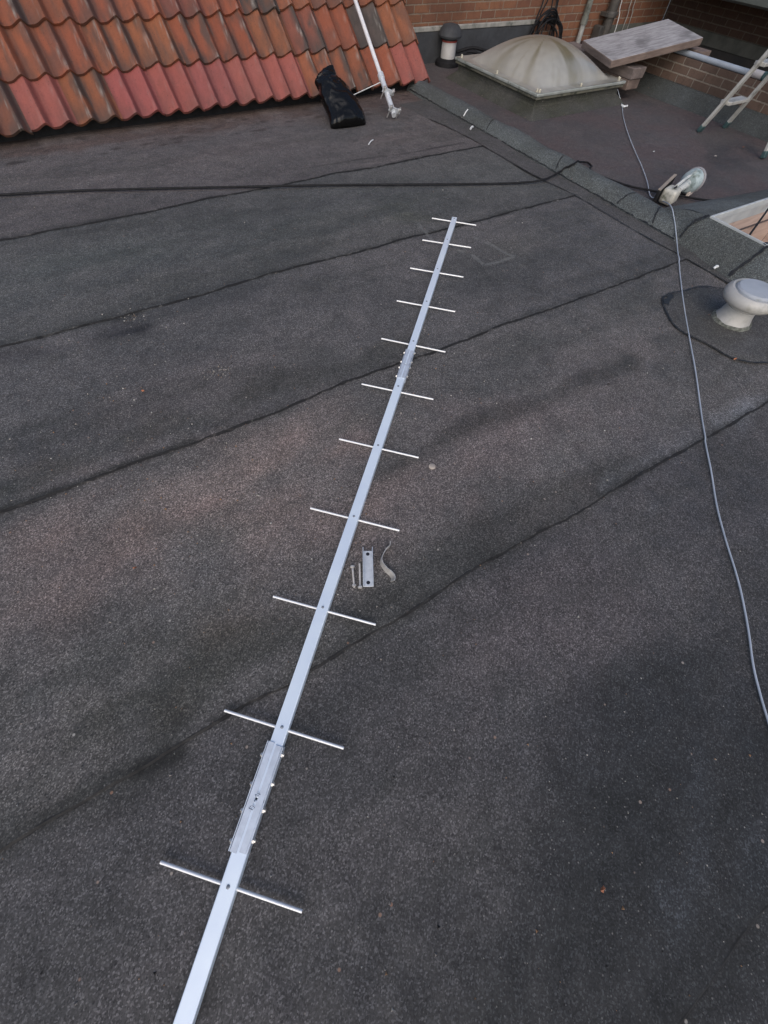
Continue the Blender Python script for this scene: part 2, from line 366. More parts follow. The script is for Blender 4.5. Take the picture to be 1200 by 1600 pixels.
def stroke(pts, w, col, amt=1.0):
    P_ = [G(*p) for p in pts]; best = np.full(UU.shape, 9.)
    for a, b in zip(P_[:-1], P_[1:]):
        ab = np.array([b.x-a.x, b.y-a.y]); L2 = ab@ab
        tt = np.clip(((UU-a.x)*ab[0]+(VV-a.y)*ab[1])/L2, 0, 1)
        best = np.minimum(best, np.hypot(UU-a.x-tt*ab[0], VV-a.y-tt*ab[1]))
    k = np.clip(1.25-best/w-(n_b-.5)*1.9, 0, 1); mulc(k*amt, col)
# brown dust sheets and dark algae, each with its own outline, plus painted lens falloff
blob(330, 770, .75, .42, (1.42, 1.32, 1.27), .95); blob(420, 700, .5, .16, (1.26, 1.17, 1.13), .75); blob(240, 800, .35, .15, (1.2, 1.13, 1.1), .6); blob(520, 830, .5, .35, (1.18, 1.09, 1.07), .8)
blob(700, 720, .6, .35, (1.24, 1.15, 1.14), .85); blob(900, 620, .7, .3, (1.20, 1.13, 1.13), .85); blob(120, 900, .4, .4, (1.12, 1.0, .98), .8)
blob(300, 610, .7, .3, (1.16, 1.10, 1.10), .8); blob(850, 950, .45, .35, (1.14, 1.06, 1.07), .7)
mulc(np.clip((VV-4.22+(n_a-.5)*.5)/.25, 0, 1)*.9, (1.22, 1.05, .97))
mulc(np.clip((VV-4.38+(n_b-.5)*.4)/.08, 0, 1)*np.clip((n_b-.35)*4, 0, 1)*.6, (.62, .50, .44))
mulc(np.clip(1-np.abs(VV-2.75+(n_a-.5)*.4)/.45, 0, 1)*.5, (.92, 1.0, 1.0))
stroke([(0, 775), (180, 690), (400, 615), (560, 565), (640, 545)], .085, (.60, .62, .58), .85)
stroke([(0, 690), (200, 640), (420, 585)], .08, (.66, .68, .66), .6)
stroke([(0, 560), (110, 545), (200, 508), (230, 515)], .06, (.60, .6, .62), .85)
stroke([(170, 528), (230, 512)], .025, (.45, .46, .5), .8)
stroke([(600, 735), (660, 705), (740, 660), (840, 628), (985, 565)], .055, (.52, .54, .53), .9)
stroke([(850, 640), (890, 690), (930, 735)], .035, (.66, .67, .68), .6)
stroke([(560, 970), (700, 890), (850, 795), (960, 735)], .11, (.60, .62, .60), .9)
stroke([(140, 1120), (330, 1040), (480, 980)], .10, (.55, .58, .54), .9); stroke([(0, 1310), (140, 1235), (270, 1183)], .07, (.5, .52, .50), .9)
stroke([(215, 1205), (250, 1190), (278, 1180)], .022, (.22, .23, .22), .95); stroke([(0, 800), (80, 772), (170, 738), (300, 690)], .02, (.45, .46, .44), .8); stroke([(180, 500), (215, 492)], .022, (.5, .5, .5), .8)
stroke([(960, 745), (1075, 690), (1200, 620)], .03, (1.25, 1.3, 1.36), .5); stroke([(1120, 660), (1190, 625)], .05, (1.3, 1.36, 1.42), .6)
stroke([(740, 490), (900, 440), (1000, 410)], .05, (.72, .73, .72), .7)
stroke([(0, 480), (250, 415), (450, 370), (640, 330)], .08, (.76, .8, .82), .6)
stroke([(470, 264), (560, 250), (640, 240), (724, 224)], .014, (.45, .45, .47), .9)
stroke([(430, 330), (620, 300), (700, 285)], .05, (.8, .8, .84), .5)
blob(640, 335, .22, .14, (1.15, 1.14, .9), .7)
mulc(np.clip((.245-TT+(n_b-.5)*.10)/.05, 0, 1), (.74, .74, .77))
mulc(np.clip((-.02-VV+.25*UU*0+(n_a-.5)*.7+(n_c-.5)*.5)/.45, 0, 1)*.9, (.54, .57, .59))  # lens vignette painted into the felt tint, darker towards the near edge
mulc(np.clip((-.30-VV+(n_a-.5)*.5)/.3, 0, 1)*.9, (.60, .63, .64))  # second, deeper step of the painted lens falloff
blob(980, 1330, .35, .25, (.82, .84, .86), .7)
for x, y, r in ((1090, 1330, .05), (1060, 1420, .05), (1180, 1340, .06), (1030, 1400, .04), (945, 757, .035), (1160, 650, .09), (1020, 790, .05), (1090, 1215, .06)):
    blob(x, y, r*1.5, r*.7, (1.45, 1.52, 1.60), .7, .9, .5)
blob(1090, 765, .4, .35, (.84, .86, .9), .7)
blob(250, 1010, .35, .2, (.78, .80, .76), .7); blob(60, 1180, .3, .2, (.80, .80, .78), .7); blob(640, 1120, .3, .25, (1.14, 1.10, 1.10), .6); blob(720, 1260, .25, .2, (.82, .84, .84), .6)
blob(560, 1480, .25, .15, (.72, .74, .76), .7); blob(150, 1480, .2, .12, (.74, .76, .76), .6); blob(880, 1150, .3, .2, (.86, .87, .9), .6); blob(330, 470, .5, .12, (.84, .86, .90), .6)
blob(700, 330, .3, .1, (.86, .88, .9), .5); blob(380, 235, .5, .12, (1.14, 1.08, 1.06), .6); blob(620, 215, .35, .15, (1.15, 1.06, 1.03), .6); blob(150, 400, .4, .2, (.9, .98, .97), .6); blob(820, 380, .35, .15, (1.08, 1.07, 1.0), .6)
# dark drifts of debris at the eaves
for k in range(140):
    u0 = random.uniform(-2.2, 3.0); v0 = random.uniform(4.2, 4.62); r0 = random.uniform(.012, .035)
    iu = np.abs(us-u0) < .12; it = np.abs(ts-v0) < .12
    ii = np.ix_(it, iu); rr_ = np.hypot((UU[ii]-u0)*.6, VV[ii]-v0)/r0 + (n_b[ii]-.5)*2
    k_ = np.clip(1.1-rr_, 0, 1)[..., None]*.75; tint[ii] = tint[ii]*(1-k_)+tint[ii]*np.array((.4, .36, .34))*k_
def grid_mesh(name, X, Y, Z, mat, tint=None, uv=None, keep=None, parent=None):
    ny, nx = X.shape; idx = np.arange(ny*nx).reshape(ny, nx)
    q = np.stack([idx[:-1, :-1], idx[:-1, 1:], idx[1:, 1:], idx[1:, :-1]], -1)
    if keep is not None: q = q[keep]
    q = q.reshape(-1, 4); me = bpy.data.meshes.new(name)
    me.vertices.add(ny*nx); me.vertices.foreach_set('co', np.stack([X, Y, Z], -1).astype(np.float32).ravel())
    me.loops.add(q.size); me.loops.foreach_set('vertex_index', q.ravel().astype(np.int32))
    me.polygons.add(len(q)); me.polygons.foreach_set('loop_start', (np.arange(len(q))*4).astype(np.int32))
    me.polygons.foreach_set('use_smooth', np.ones(len(q), bool)); me.update(calc_edges=True)
    if tint is not None:
        a = me.color_attributes.new('tint', 'FLOAT_COLOR', 'POINT'); a.data.foreach_set('color', np.concatenate([tint, np.ones(tint.shape[:2]+(1,))], -1).astype(np.float32).ravel())
    if uv is not None:
        l = me.uv_layers.new(name='sheet'); l.data.foreach_set('uv', np.stack(uv, -1).reshape(-1, 2)[q.ravel()].astype(np.float32).ravel())
    me.materials.append(mat); o = bpy.data.objects.new(name, me); COL.objects.link(o)
    if parent: o.parent = parent
    return o
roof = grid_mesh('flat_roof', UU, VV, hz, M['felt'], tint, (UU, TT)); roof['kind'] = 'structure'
def roof_z(x, y):
    if x > KU: return kerb_z(x)
    i = int(np.clip(np.searchsorted(us, x), 1, len(us)-1)); j = int(np.clip(np.searchsorted(ts, y), 1, len(ts)-1)); return float(max(hz[j-1:j+1, i-1:i+1].max(), 0))

# rear roof beyond the kerb
HX0, HX1, HY0, HY1, HZ = 3.122, 4.15, .20, 1.352, .15
u2 = np.arange(3.0, 9.0, .025); v2 = np.arange(-1.9, 7.2, .025); A2, B2 = np.meshgrid(u2, v2)
z2 = .012*(fbm(A2*1.1, B2*1.1, 91, 4)-.5); q1 = fbm(A2*2, B2*2, 95, 5); q2 = fbm(A2*5, B2*5, 97, 4)
tn2 = np.ones(A2.shape+(3,)); k_ = (np.clip((q1-.48)*5, 0, 1)*.5)[..., None]; tn2 = tn2*(1-k_)+tn2*np.array((.68, .70, .74))*k_
k_ = (np.clip((q2-.6)*6, 0, 1)*.5)[..., None]; tn2 = tn2*(1-k_)+tn2*np.array((1.35, 1.25, 1.25))*k_
c_ = G(1150, 240); k_ = np.clip(1.2-np.hypot((A2-c_.x)/.8, (B2-c_.y)/.3)-(q2-.5)*1.4, 0, 1)[..., None]*.8; tn2 = tn2*(1-k_)+tn2*np.array((.5, .52, .55))*k_
k_ = np.clip((A2-5.0)/.5+(q2-.5), 0, 1)[..., None]*.5; tn2 = tn2*(1-k_)+tn2*np.array((.7, .76, .78))*k_
cu, cv = (A2[:-1, :-1]+A2[1:, 1:])/2, (B2[:-1, :-1]+B2[1:, 1:])/2
keep = ~((cu > HX0+.03) & (cu < HX1-.03) & (cv > HY0+.03) & (cv < HY1-.03))
rear = grid_mesh('flat_roof', A2, B2, z2-.004, M['felt_rear'], tn2, None, keep); rear['kind'] = 'structure'

# dark seams as beads of bitumen with ragged edges
def ragged(mb, pts, w, z=.004, zf=None, seed=0, k=10):
    P_ = smooth_path([Vector((p[0], p[1], p[2] if len(p) > 2 else 0)) for p in pts], k); r_ = random.Random(seed); vs = []; fs = []
    for i, p in enumerate(P_):
        t = (P_[min(i+1, len(P_)-1)]-P_[max(i-1, 0)]); t.z = 0; t.normalize(); n = Vector((-t.y, t.x, 0))
        a = w*r_.uniform(.3, 1.25); b = w*r_.uniform(.3, 1.25); o_ = n*w*r_.uniform(-.4, .4)
        for s_, e in ((a, 1), (-b, 1)):
            q = p+n*s_+o_; q.z = p.z+z+(zf(q.x, q.y) if zf else 0); vs.append(q)
    for i in range(len(P_)-1): fs.append((2*i, 2*i+1, 2*i+3, 2*i+2))
    mb.add(vs, fs, True); return mb

# ------------------------------------------------------------------ kerb
kt = thing('roof_kerb', 'long felt covered kerb running diagonally between the front roof and the skylight side', 'kerb', (3.0, 2, 0))
mb = MB(); prof = [(3.005, -.012), (3.018, .006), (3.030, .022), (3.047, .043), (3.064, .057), (3.085, .068), (3.11, .075), (3.14, .076), (3.165, .071), (3.188, .056), (3.205, .03), (3.215, -.012)]
vv = np.arange(1.34, 4.72, .03); vs = []; fs = []
for j, y in enumerate(vv):
    for i, (x, z) in enumerate(prof):
        n_ = (vnoise(np.array(y*5.), np.array(i*.7), 3)-.5)
        vs.append((x+n_*.012, y, z+(n_*.010 if z > 0 else 0)))
W_ = len(prof)
for j in range(len(vv)-1):
    for i in range(W_-1): fs.append((j*W_+i, (j+1)*W_+i, (j+1)*W_+i+1, j*W_+i+1))
mb.add(vs, fs, True); mb.build('felt_cover', M['felt_green'], kt)
mb = MB()                                             # apron strip dressed on to the front roof
edge = [G(672, 187), G(717, 208), G(775, 241), G(835, 275), G(905, 311), G(990, 361), G(1075, 408), G(1142, 446)]
inner = [G(645, 160), G(740, 224), G(830, 271), G(905, 311), G(1000, 360), G(1100, 415), G(1160, 449)]
e2 = smooth_path([edge[0]+(edge[0]-edge[1])*1.2]+edge+[edge[-1]+(edge[-1]-edge[-2])*12], 12); vs = []; fs = []
for i, p in enumerate(e2):
    w_ = (vnoise(np.array(i*.8), np.array(.5), 8)-.5)*.012
    for k in range(7):
        f_ = k/6; x = (p.x+w_)*(1-f_)+3.028*f_; vs.append((x, p.y, roof_z(min(x, 3.015), p.y)+.004*(1-f_)+.008*f_ + (0 if k else -.004)))
for i in range(len(e2)-1):
    for k in range(6): fs.append((i*7+k, i*7+k+1, (i+1)*7+k+1, (i+1)*7+k))
mb.add(vs, fs, True); mb.build('felt_apron', M['felt_apron'], kt)
mb = MB()
kz = lambda x, y: max(kerb_z(x), .004)
ragged(mb, [(p.x+.0, p.y, roof_z(min(p.x, 3.0), p.y)) for p in edge], .0048, .0055, None, 1)
mb.build('apron_bead', M['bitumen'], kt); mb = MB()
ragged(mb, [(3.021, y) for y in np.arange(1.3, 4.7, .12)], .0042, .006, lambda x, y: max(kerb_z(x), .010), 2)
mb.build('foot_bead', M['bitumen'], kt)
mb = MB()
for y, sk in ((3.42, .03), (2.55, .05), (1.93, -.02), (1.62, .06)):
    ragged(mb, [(3.03, y), (3.06, y+sk*.4), (3.09, y+sk*.7), (3.13, y+sk), (3.16, y+sk*1.1)], .0050, .006, kz, int(y*100), 6)
mb.build('cover_seam', M['bitumen'], kt)

# ------------------------------------------------------------------ hatch
ht = thing('roof_hatch', 'open square roof hatch with pale rim and plywood lining at the right edge', 'roof hatch', (3.6, .8, 0))
mb = MB(); N_ = 46
def slope(a0, a1, b0, b1, n=40, k=8):                 # ruled felt slope from foot a to rim b
    vs = []; fs = []
    for i in range(n+1):
        s_ = i/n; p = Vector(a0).lerp(Vector(a1), s_); q = Vector(b0).lerp(Vector(b1), s_)
        for j in range(k+1):
            f_ = j/k; v = p.lerp(q, f_); v.z += .016*math.sin(PI*f_)*(1 if f_ < 1 else 0) + (vnoise(np.array(s_*9), np.array(f_*3.), 4)-.5)*.008*math.sin(PI*f_); vs.append(v)
    for i in range(n):
        for j in range(k): fs.append((i*(k+1)+j, (i+1)*(k+1)+j, (i+1)*(k+1)+j+1, i*(k+1)+j+1))
    mb.add(vs, fs, True)
rz = HZ-.006
slope((2.93, -1.2, .0), (2.95, .98, .0), (HX0, -1.2, rz), (HX0, .98, rz))
slope((2.95, .98, .0), (3.018, HY1+.10, .006), (HX0, .98, rz), (HX0, HY1, rz), 16)
slope((3.018, HY1+.10, .006), (3.17, HY1+.34, .062), (HX0, HY1, rz), (HX0+.012, HY1, rz), 14)
slope((3.17, HY1+.34, .062), (HX1+.3, HY1+.28, -.006), (HX0+.012, HY1, rz), (HX1, HY1, rz))
mb.build('felt_upstand', M['felt_green'], ht)
def up_z(x, y):                                       # top of the left slope
    ft = float(np.interp(y, [-1.2, .98, HY1+.1], [2.93, 2.95, 3.018])); f_ = min(max((x-ft)/(HX0-ft), 0), 1); return f_*rz + .016*math.sin(PI*f_)
mb = MB()
ragged(mb, [(3.025, 1.40), (3.055, 1.405), (3.085, 1.395), (3.118, 1.357)], .0075, .012, lambda x, y: up_z(x, y)+.002, 21, 8)
mb.build('upstand_seam', M['bitumen'], ht); mb = MB()
A_, B_, C_ = G(1200, 391, .115), G(1170, 414, .06), G(1138, 435, .0)
ragged(mb, [(C_.x-.01, C_.y-.01), (C_.x, C_.y), (B_.x, B_.y), (A_.x, A_.y), (HX0-.004, A_.y+.02)], .011, .010, up_z, 23, 8)
mb.build('upstand_seam', M['bitumen'], ht)
mb = MB()                                             # rim, 18 mm pale strip on the left, wider at the back
mb.box((HX0, HY0, HZ-.03), (HX0+.010, HY1, HZ+.004)); mb.box((HX0+.0102, HY1-.016, HZ-.03), (HX1, HY1, HZ+.004))
mb.box((HX1-.02, HY0, HZ-.03), (HX1, HY1-.016, HZ+.004)); mb.box((HX0+.018, HY0, HZ-.03), (HX1-.02, HY0+.02, HZ+.004))
mb.build('rim', M['trim_white'], ht, .002)
mb = MB(); mb.box((HX0+.018, HY1-.013, HZ-.085), (HX1-.02, HY1-.003, HZ-.031)); mb.build('lining_top_strip', M['trim_white'], ht)
mb = MB(); d0 = -.75
mb.box((HX0+.018, HY1-.010, d0), (HX1-.02, HY1+.008, HZ-.086)); mb.box((HX1-.019, HY0, d0), (HX1-.001, HY1-.012, HZ-.031))
mb.box((HX0+.001, HY0, d0), (HX0+.017, HY1-.012, HZ-.031)); mb.box((HX0+.018, HY0+.001, d0), (HX1-.02, HY0+.019, HZ-.031)); mb.box((HX0, HY0, d0-.03), (HX1, HY1, d0-.001))
mb.build('plywood_lining', M['ply'], ht)
a, b = PL(1172, 366, (HX0+.03, 0, 0), (1, 0, 0)), PL(1205, 320, (0, HY1-.03, 0), (0, 1, 0))
mb = MB(); mb.tube([a, a.lerp(b, .5), b], .006, 8); mb.build('stay_rod', M['black_rubber'], ht)

# ------------------------------------------------------------------ tiled roof
tt = thing('tiled_roof', 'pitched clay tile roof with wavy orange and red tiles rising behind the flat roof', 'tiled roof', (1, 4.8, 0))
PIT = rad(37); EV, EZ = 4.635, .036; URT = 3.235; TW = .3215; GA = .332
sx_, sn_ = Vector((0, math.cos(PIT), math.sin(PIT))), Vector((0, -math.sin(PIT), math.cos(PIT)))
def prof_h(ph):                                       # one roll per unit phase: pan rising slowly to a crest, then dropping
    ph = ph % 1.0
    if ph < .10 or ph > .95: return 0.0
    if ph < .68: s_ = (ph-.10)/.58; return .45*(1-math.cos(PI/2*s_))+.55*(.5-.5*math.cos(PI*s_))
    s_ = (ph-.68)/.27; return .5+.5*math.cos(PI*s_)
old, new = MB(), MB()
ncol = 17; nrow = 13
redset = {0: 'r', 1: 'o', 2: 'o', 3: 'o', 4: 'r', 5: 'r', 6: 'r', 7: 'r', 8: 'r', 9: 'o', 10: 'r', 11: 'd', 12: 'o', 13: 'd'}
NX, NY = 40, 9
for r_ in range(nrow):
    for c_ in range(ncol):
        kind = redset.get(c_, 'o') if r_ == 0 else random.choice('ooooood')
        if r_ == 1 and c_ == 1: kind = 'g'
        if r_ == 2 and c_ == 6: kind = 'd'
        jit = random.uniform(-.008, .008); tj = random.uniform(-.007, .007); br = random.uniform(.88, 1.14)
        base = {'r': (.30, .072, .055), 'o': (.240, .078, .038), 'd': (.175, .064, .040), 'g': (.088, .064, .056)}[kind]
        hue = random.uniform(-.12, .12); base = (base[0]*br, base[1]*br*(1+hue), base[2]*br*(1+hue*.5))
        if kind == 'r': base = tuple(b_*random.uniform(.93, 1.07) for b_ in (.275, .082, .066))
        u0 = URT-(c_+1)*TW; s0 = r_*GA+jit; L = GA+.06
        ds = random.randint(0, 9999); heavy = random.uniform(.4, 1.0) if kind in 'od' else (.9 if kind == 'g' else .22)
        target = new if kind == 'r' else old
        vs = []; cs = []; I_, J_ = np.meshgrid(np.arange(NX+1), np.arange(NY+1)); xx = u0+TW*I_/NX; ss = s0+L*J_/NY
        NZ = fbm(xx*22, ss*9+ds, ds % 50, 4); NF = fbm(xx*80, ss*40+ds, 77, 3)
        for j in range(NY+1):
            s_ = s0+L*j/NY
            for i in range(NX+1):
                x = u0+TW*i/NX; ph = 2*i/NX; h = prof_h(ph)*.043
                lift = .024*(1-j/NY) + .012 + tj*(i/NX-.5)
                p = Vector((x, EV, EZ)) + sx_*s_ + sn_*(h+lift); vs.append(p)
                pp = ph % 1.0; nz = float(NZ[j, i]); nf = float(NF[j, i]); cl = lambda v: min(max(v, 0.0), 1.0)
                lich = cl((pp-.38)/.25)*cl((nz-.40+.25*heavy-.15)*5)*heavy
                lich = max(lich, .9*heavy*cl((nz-.53)*5)); tip = max(heavy, .4)*.92*cl(1-j/NY*2.1)*cl((nz-.24)*3.4)
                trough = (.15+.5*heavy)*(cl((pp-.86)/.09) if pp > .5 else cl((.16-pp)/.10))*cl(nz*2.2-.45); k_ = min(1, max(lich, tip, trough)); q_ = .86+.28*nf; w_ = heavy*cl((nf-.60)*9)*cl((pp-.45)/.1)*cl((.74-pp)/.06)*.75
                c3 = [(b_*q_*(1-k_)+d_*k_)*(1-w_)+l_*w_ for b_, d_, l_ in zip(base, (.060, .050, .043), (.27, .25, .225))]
                cs.append(tuple(c3))
        n0 = len(vs)
        for i in range(NX+1):                         # thick front edge
            vs.append(vs[i]-sn_*.021+sx_*.002); cs.append((cs[i][0]*.9, cs[i][1]*.95, cs[i][2]*.9))
        fs = []
        for j in range(NY):
            for i in range(NX):
                a = j*(NX+1)+i; fs.append((a, a+1, a+NX+2, a+NX+1))
        b0 = len(target.v); target.v += [tuple(v) for v in vs]; target.c += cs
        target.f += [tuple(b0+q for q in f) for f in fs]; target.smooth += [True]*len(fs)
        ef = [(n0+i, n0+i+1, i+1, i) for i in range(NX)]
        bsv = len(target.v)                           # separate verts for the edge so it shades crisply
        idx = list(range(NX+1)); target.v += [tuple(vs[i]) for i in idx]+[tuple(vs[n0+i]) for i in idx]; target.c += [cs[i] for i in idx]+[cs[n0+i] for i in idx]
        target.f += [(bsv+NX+1+i, bsv+NX+2+i, bsv+i+1, bsv+i) for i in range(NX)]; target.smooth += [True]*NX
        # side edge at the verge
        if c_ == 0:
            bsv = len(target.v); sd = [vs[j*(NX+1)+NX] for j in range(NY+1)]; cc = [cs[j*(NX+1)+NX] for j in range(NY+1)]
            target.v += [tuple(v) for v in sd]+[tuple(v-sn_*.02) for v in sd]; target.c += cc+cc
            target.f += [(bsv+NY+1+j, bsv+j, bsv+j+1, bsv+NY+2+j) for j in range(NY)]; target.smooth += [False]*NY
def tile_mat(name, spec):
    t = NT(name); P = t.coord(); n = t.noise(P, 70, 5, .7); c = t.mix(1.0, t.attr(), t.mix(n, (.72, .72, .72), (1.28, 1.28, 1.28)), 'MULTIPLY')
    v = t.voro(P, 95); s_ = t.new('ShaderNodeSeparateColor'); t.link(v.outputs['Color'], s_.inputs[0])
    sp_ = t.math('MULTIPLY', t.ramp(s_.outputs[0], .93, .95), t.ramp(v.outputs['Distance'], .4, .2)); c = t.mix(t.math('MULTIPLY', sp_, .6), c, (.03, .025, .02))
    t.bump(n, .35, .003); return t.set(c, t.ramp(t.noise(P, 12, 3), .3, .7, .55, .8), 0, .4)
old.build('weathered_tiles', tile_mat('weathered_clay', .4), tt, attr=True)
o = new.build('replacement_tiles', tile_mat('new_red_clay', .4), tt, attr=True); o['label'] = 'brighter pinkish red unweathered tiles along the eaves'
mb = MB(); mb.beam(Vector((-2.2, EV, EZ))+sx_*.10-sn_*.012, Vector((-2.2, EV, EZ))+sx_*4.6-sn_*.012, .02, .01)
mb.v = []; mb.f = []; mb.c = []; mb.smooth = []
e0 = Vector((0, EV, EZ)); q = [(-2.3, .12), (3.19, .12), (3.19, 4.4), (-2.3, 4.4)]
vs = [Vector((x, 0, 0))+e0+sx_*s_-sn_*.004 for x, s_ in q]+[Vector((x, 0, 0))+e0+sx_*s_-sn_*.03 for x, s_ in q]
mb.add(vs, [(0,1,2,3),(7,6,5,4),(0,4,5,1),(1,5,6,2),(2,6,7,3),(3,7,4,0)]); mb.build('roof_boarding', M['soffit'], tt)
mb = MB(); mb.box((-2.3, EV+.09, -.02), (3.17, EV+.12, .115)); mb.build('eaves_shadow_board', M['black_rubber'], tt)  # board coloured black to stand for the shadow under the tile edges
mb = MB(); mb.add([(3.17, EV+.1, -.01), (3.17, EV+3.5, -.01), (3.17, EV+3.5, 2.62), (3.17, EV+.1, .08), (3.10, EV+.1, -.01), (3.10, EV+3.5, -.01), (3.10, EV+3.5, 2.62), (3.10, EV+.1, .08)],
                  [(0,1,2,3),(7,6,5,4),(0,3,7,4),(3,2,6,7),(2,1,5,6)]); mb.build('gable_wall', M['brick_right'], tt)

# ------------------------------------------------------------------ back brick wall
bw = thing('brick_wall', 'orange brown brick wall across the back with grey flashing and dark felt upstand', 'wall', (5, 5.48, 0))
WA, WB = Vector((3.18, 5.49, 0)), Vector((7.42, 5.31, 0)); wd = (WB-WA).normalized(); wn = Vector((wd.y, -wd.x, 0))   # wn faces camera
def wallbox(mb, s0, s1, z0, z1, t0, t1):              # along the wall, t = proud of the face
    p = [WA+wd*s_+wn*t_ for s_, t_ in ((s0, t1), (s1, t1), (s1, t0), (s0, t0))]
    mb.add([v+Vector((0, 0, z0)) for v in p]+[v+Vector((0, 0, z1)) for v in p], [(0,3,2,1),(4,5,6,7),(0,1,5,4),(1,2,6,5),(2,3,7,6),(3,0,4,7)])
WL = (WB-WA).length
mb = MB(); wallbox(mb, -.2, WL, -.3, 2.9, -.22, 0); mb.build('brickwork', M['brick_back'], bw)
mb = MB(); wallbox(mb, -.1, 2.02, -.01, .225, .003, .03); mb.build('felt_upstand', M['upstand'], bw, .006)
mb = MB(); wallbox(mb, -.1, 2.04, .226, .262, .003, .036); mb.build('flashing', M['flash'], bw, .006)
mb = MB(); wallbox(mb, 2.05, WL-.03, -.01, .062, .003, .012); mb.build('tar_and_shade_course', simple('tarred_brick', (.05, .022, .018), (.03, .018, .016), .7, 0, 12), bw)
mb = MB(); wallbox(mb, 3.15, WL-.02, .10, .175, .003, .02); mb.build('render_band', M['band'], bw, .004)

# house wall on the right, behind the parapet
hw = thing('house_wall', 'dark brown brick house wall in shade behind the plank, with a grey band and gutter', 'wall', (7.5, 3, 0))
X7 = 7.42
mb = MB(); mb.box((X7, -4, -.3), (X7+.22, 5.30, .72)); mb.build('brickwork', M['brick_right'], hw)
mb = MB(); mb.box((X7-.022, -4, .085), (X7-.003, 5.285, .195)); mb.build('render_band', M['band'], hw, .004)
mb = MB(); mb.box((X7-.012, -4, -.05), (X7-.003, 5.285, .082)); mb.build('tar_and_shade_course', M['soffit'], hw)  # dark strip painted for the shaded gap behind the parapet
mb = MB(); mb.box((6.95, -4, .56), (X7-.003, 5.2, .58)); mb.box((6.93, -4, .50), (6.949, 5.2, .60)); mb.build('soffit', M['soffit'], hw)
mb = MB(); pr = [(6.925, .585), (6.925, .545), (6.915, .515), (6.885, .498), (6.845, .498), (6.815, .515), (6.805, .55), (6.803, .585), (6.795, .588), (6.795, .55), (6.806, .508), (6.84, .488), (6.89, .488), (6.924, .505)]
vs = [(x, -4, z) for x, z in pr]+[(x, 4.75, z) for x, z in pr]; n_ = len(pr)
mb.add(vs, [(i, (i+1) % n_, n_+(i+1) % n_, n_+i) for i in range(n_)], False); mb.build('gutter', M['gutter'], hw)
mb = MB(); vs = [(6.78, -4, .60), (6.78, 5.2, .60), (9.5, 5.2, 1.9), (9.5, -4, 1.9)]; mb.add(vs+[(x, y, z+.03) for x, y, z in vs], [(3,2,1,0),(4,5,6,7),(0,1,5,4),(1,2,6,5),(2,3,7,6),(3,0,4,7)]); mb.build('roof_slope', M['soffit'], hw)

# parapet
pt = thing('parapet_wall', 'low brown brick parapet with felt skirting under the white pipe', 'parapet', (5.6, 2, 0))
mb = MB(); mb.box((5.50, -4, -.02), (5.72, 4.40, .278)); mb.build('brickwork', M['brick_parapet'], pt, .004)
mb = MB(); pr = [(5.36, -.006), (5.40, .02), (5.455, .075), (5.478, .108), (5.497, .112)]; vs = []; fs = []
yy = np.arange(-4, 4.42, .06)
for y in yy:
    for i, (x, z) in enumerate(pr): vs.append((x+(vnoise(np.array(y*4), np.array(i*1.), 6)-.5)*.02*(i < 4), y, z))
for j in range(len(yy)-1):
    for i in range(len(pr)-1): fs.append((j*5+i, (j+1)*5+i, (j+1)*5+i+1, j*5+i+1))
mb.add(vs, fs, True); mb.build('felt_skirting', M['felt_skirt'], pt)

# ------------------------------------------------------------------ skylight
sk = thing('dome_skylight', 'grey domed skylight streaked with green algae on a felt kerb', 'skylight', (4.28, 4.23, 0))
S0, S1, T0, T1 = 3.705, 4.845, 3.588, 4.875
mb = MB()
def ring(x0, x1, y0, y1, z): return [(x0, y0, z), (x1, y0, z), (x1, y1, z), (x0, y1, z)]
lv = [ring(S0-.07, S1+.06, T0-.075, T1+.06, -.008), ring(S0-.03, S1+.02, T0-.03, T1+.02, .02), ring(S0+.025, S1-.025, T0+.03, T1-.03, .06), ring(S0+.03, S1-.03, T0+.035, T1-.035, .112)]
vs = [p for l in lv for p in l]; fs = []
for l in range(3):
    for k in range(4): fs.append((l*4+k, l*4+(k+1) % 4, l*4+4+(k+1) % 4, l*4+4+k))
mb.add(vs, fs); o = mb.build('felt_kerb', M['felt_moss'], sk, .008)
mb = MB(); mb.box((S0+.004, T0+.004, .108), (S1-.004, T1-.004, .128)); mb.build('base_frame', simple('grimy_frame', (.15, .145, .11), (.10, .10, .08), .6, 0, 12, dirt=(.03, .035, .025), dscale=6, dlo=.5, dhi=.65), sk, .004)
mb = MB(); mb.box((S0-.004, T0-.004, .1285), (S1+.004, T1+.004, .150)); mb.build('edge_frame', simple('pale_edge_frame', (.36, .38, .36), (.24, .26, .24), .45, 0, 10, dirt=(.07, .08, .06), dscale=9, dlo=.55, dhi=.72), sk, .006)
nd = 72; gx, gy = np.meshgrid(np.linspace(0, 1, nd), np.linspace(0, 1, nd)); X = S0+.004+(S1-S0-.008)*gx; Y = T0+.004+(T1-T0-.008)*gy
fl = .085; a_ = np.clip((gx-fl)/(1-2*fl), 0, 1)*2-1; b_ = np.clip((gy-fl)/(1-2*fl), 0, 1)*2-1
shape = np.clip((1-np.abs(a_)**2.1)*(1-np.abs(b_)**2.1), 0, 1); Z = .151+.200*shape**.66
ang = np.arctan2(b_, a_); rr_ = np.hypot(a_, b_)
sn1 = fbm(ang*2.6+20, rr_*.35+2, 13, 3); sn2 = fbm(gx*7, gy*7, 17, 5); sn3 = fbm(gx*26, gy*26, 19, 4)
alg = 1.0*np.clip((sn1-.47)*7, 0, 1)*np.clip((sn2-.1)*2.4, 0, 1)*np.clip(1.5-rr_*.75, 0, 1)
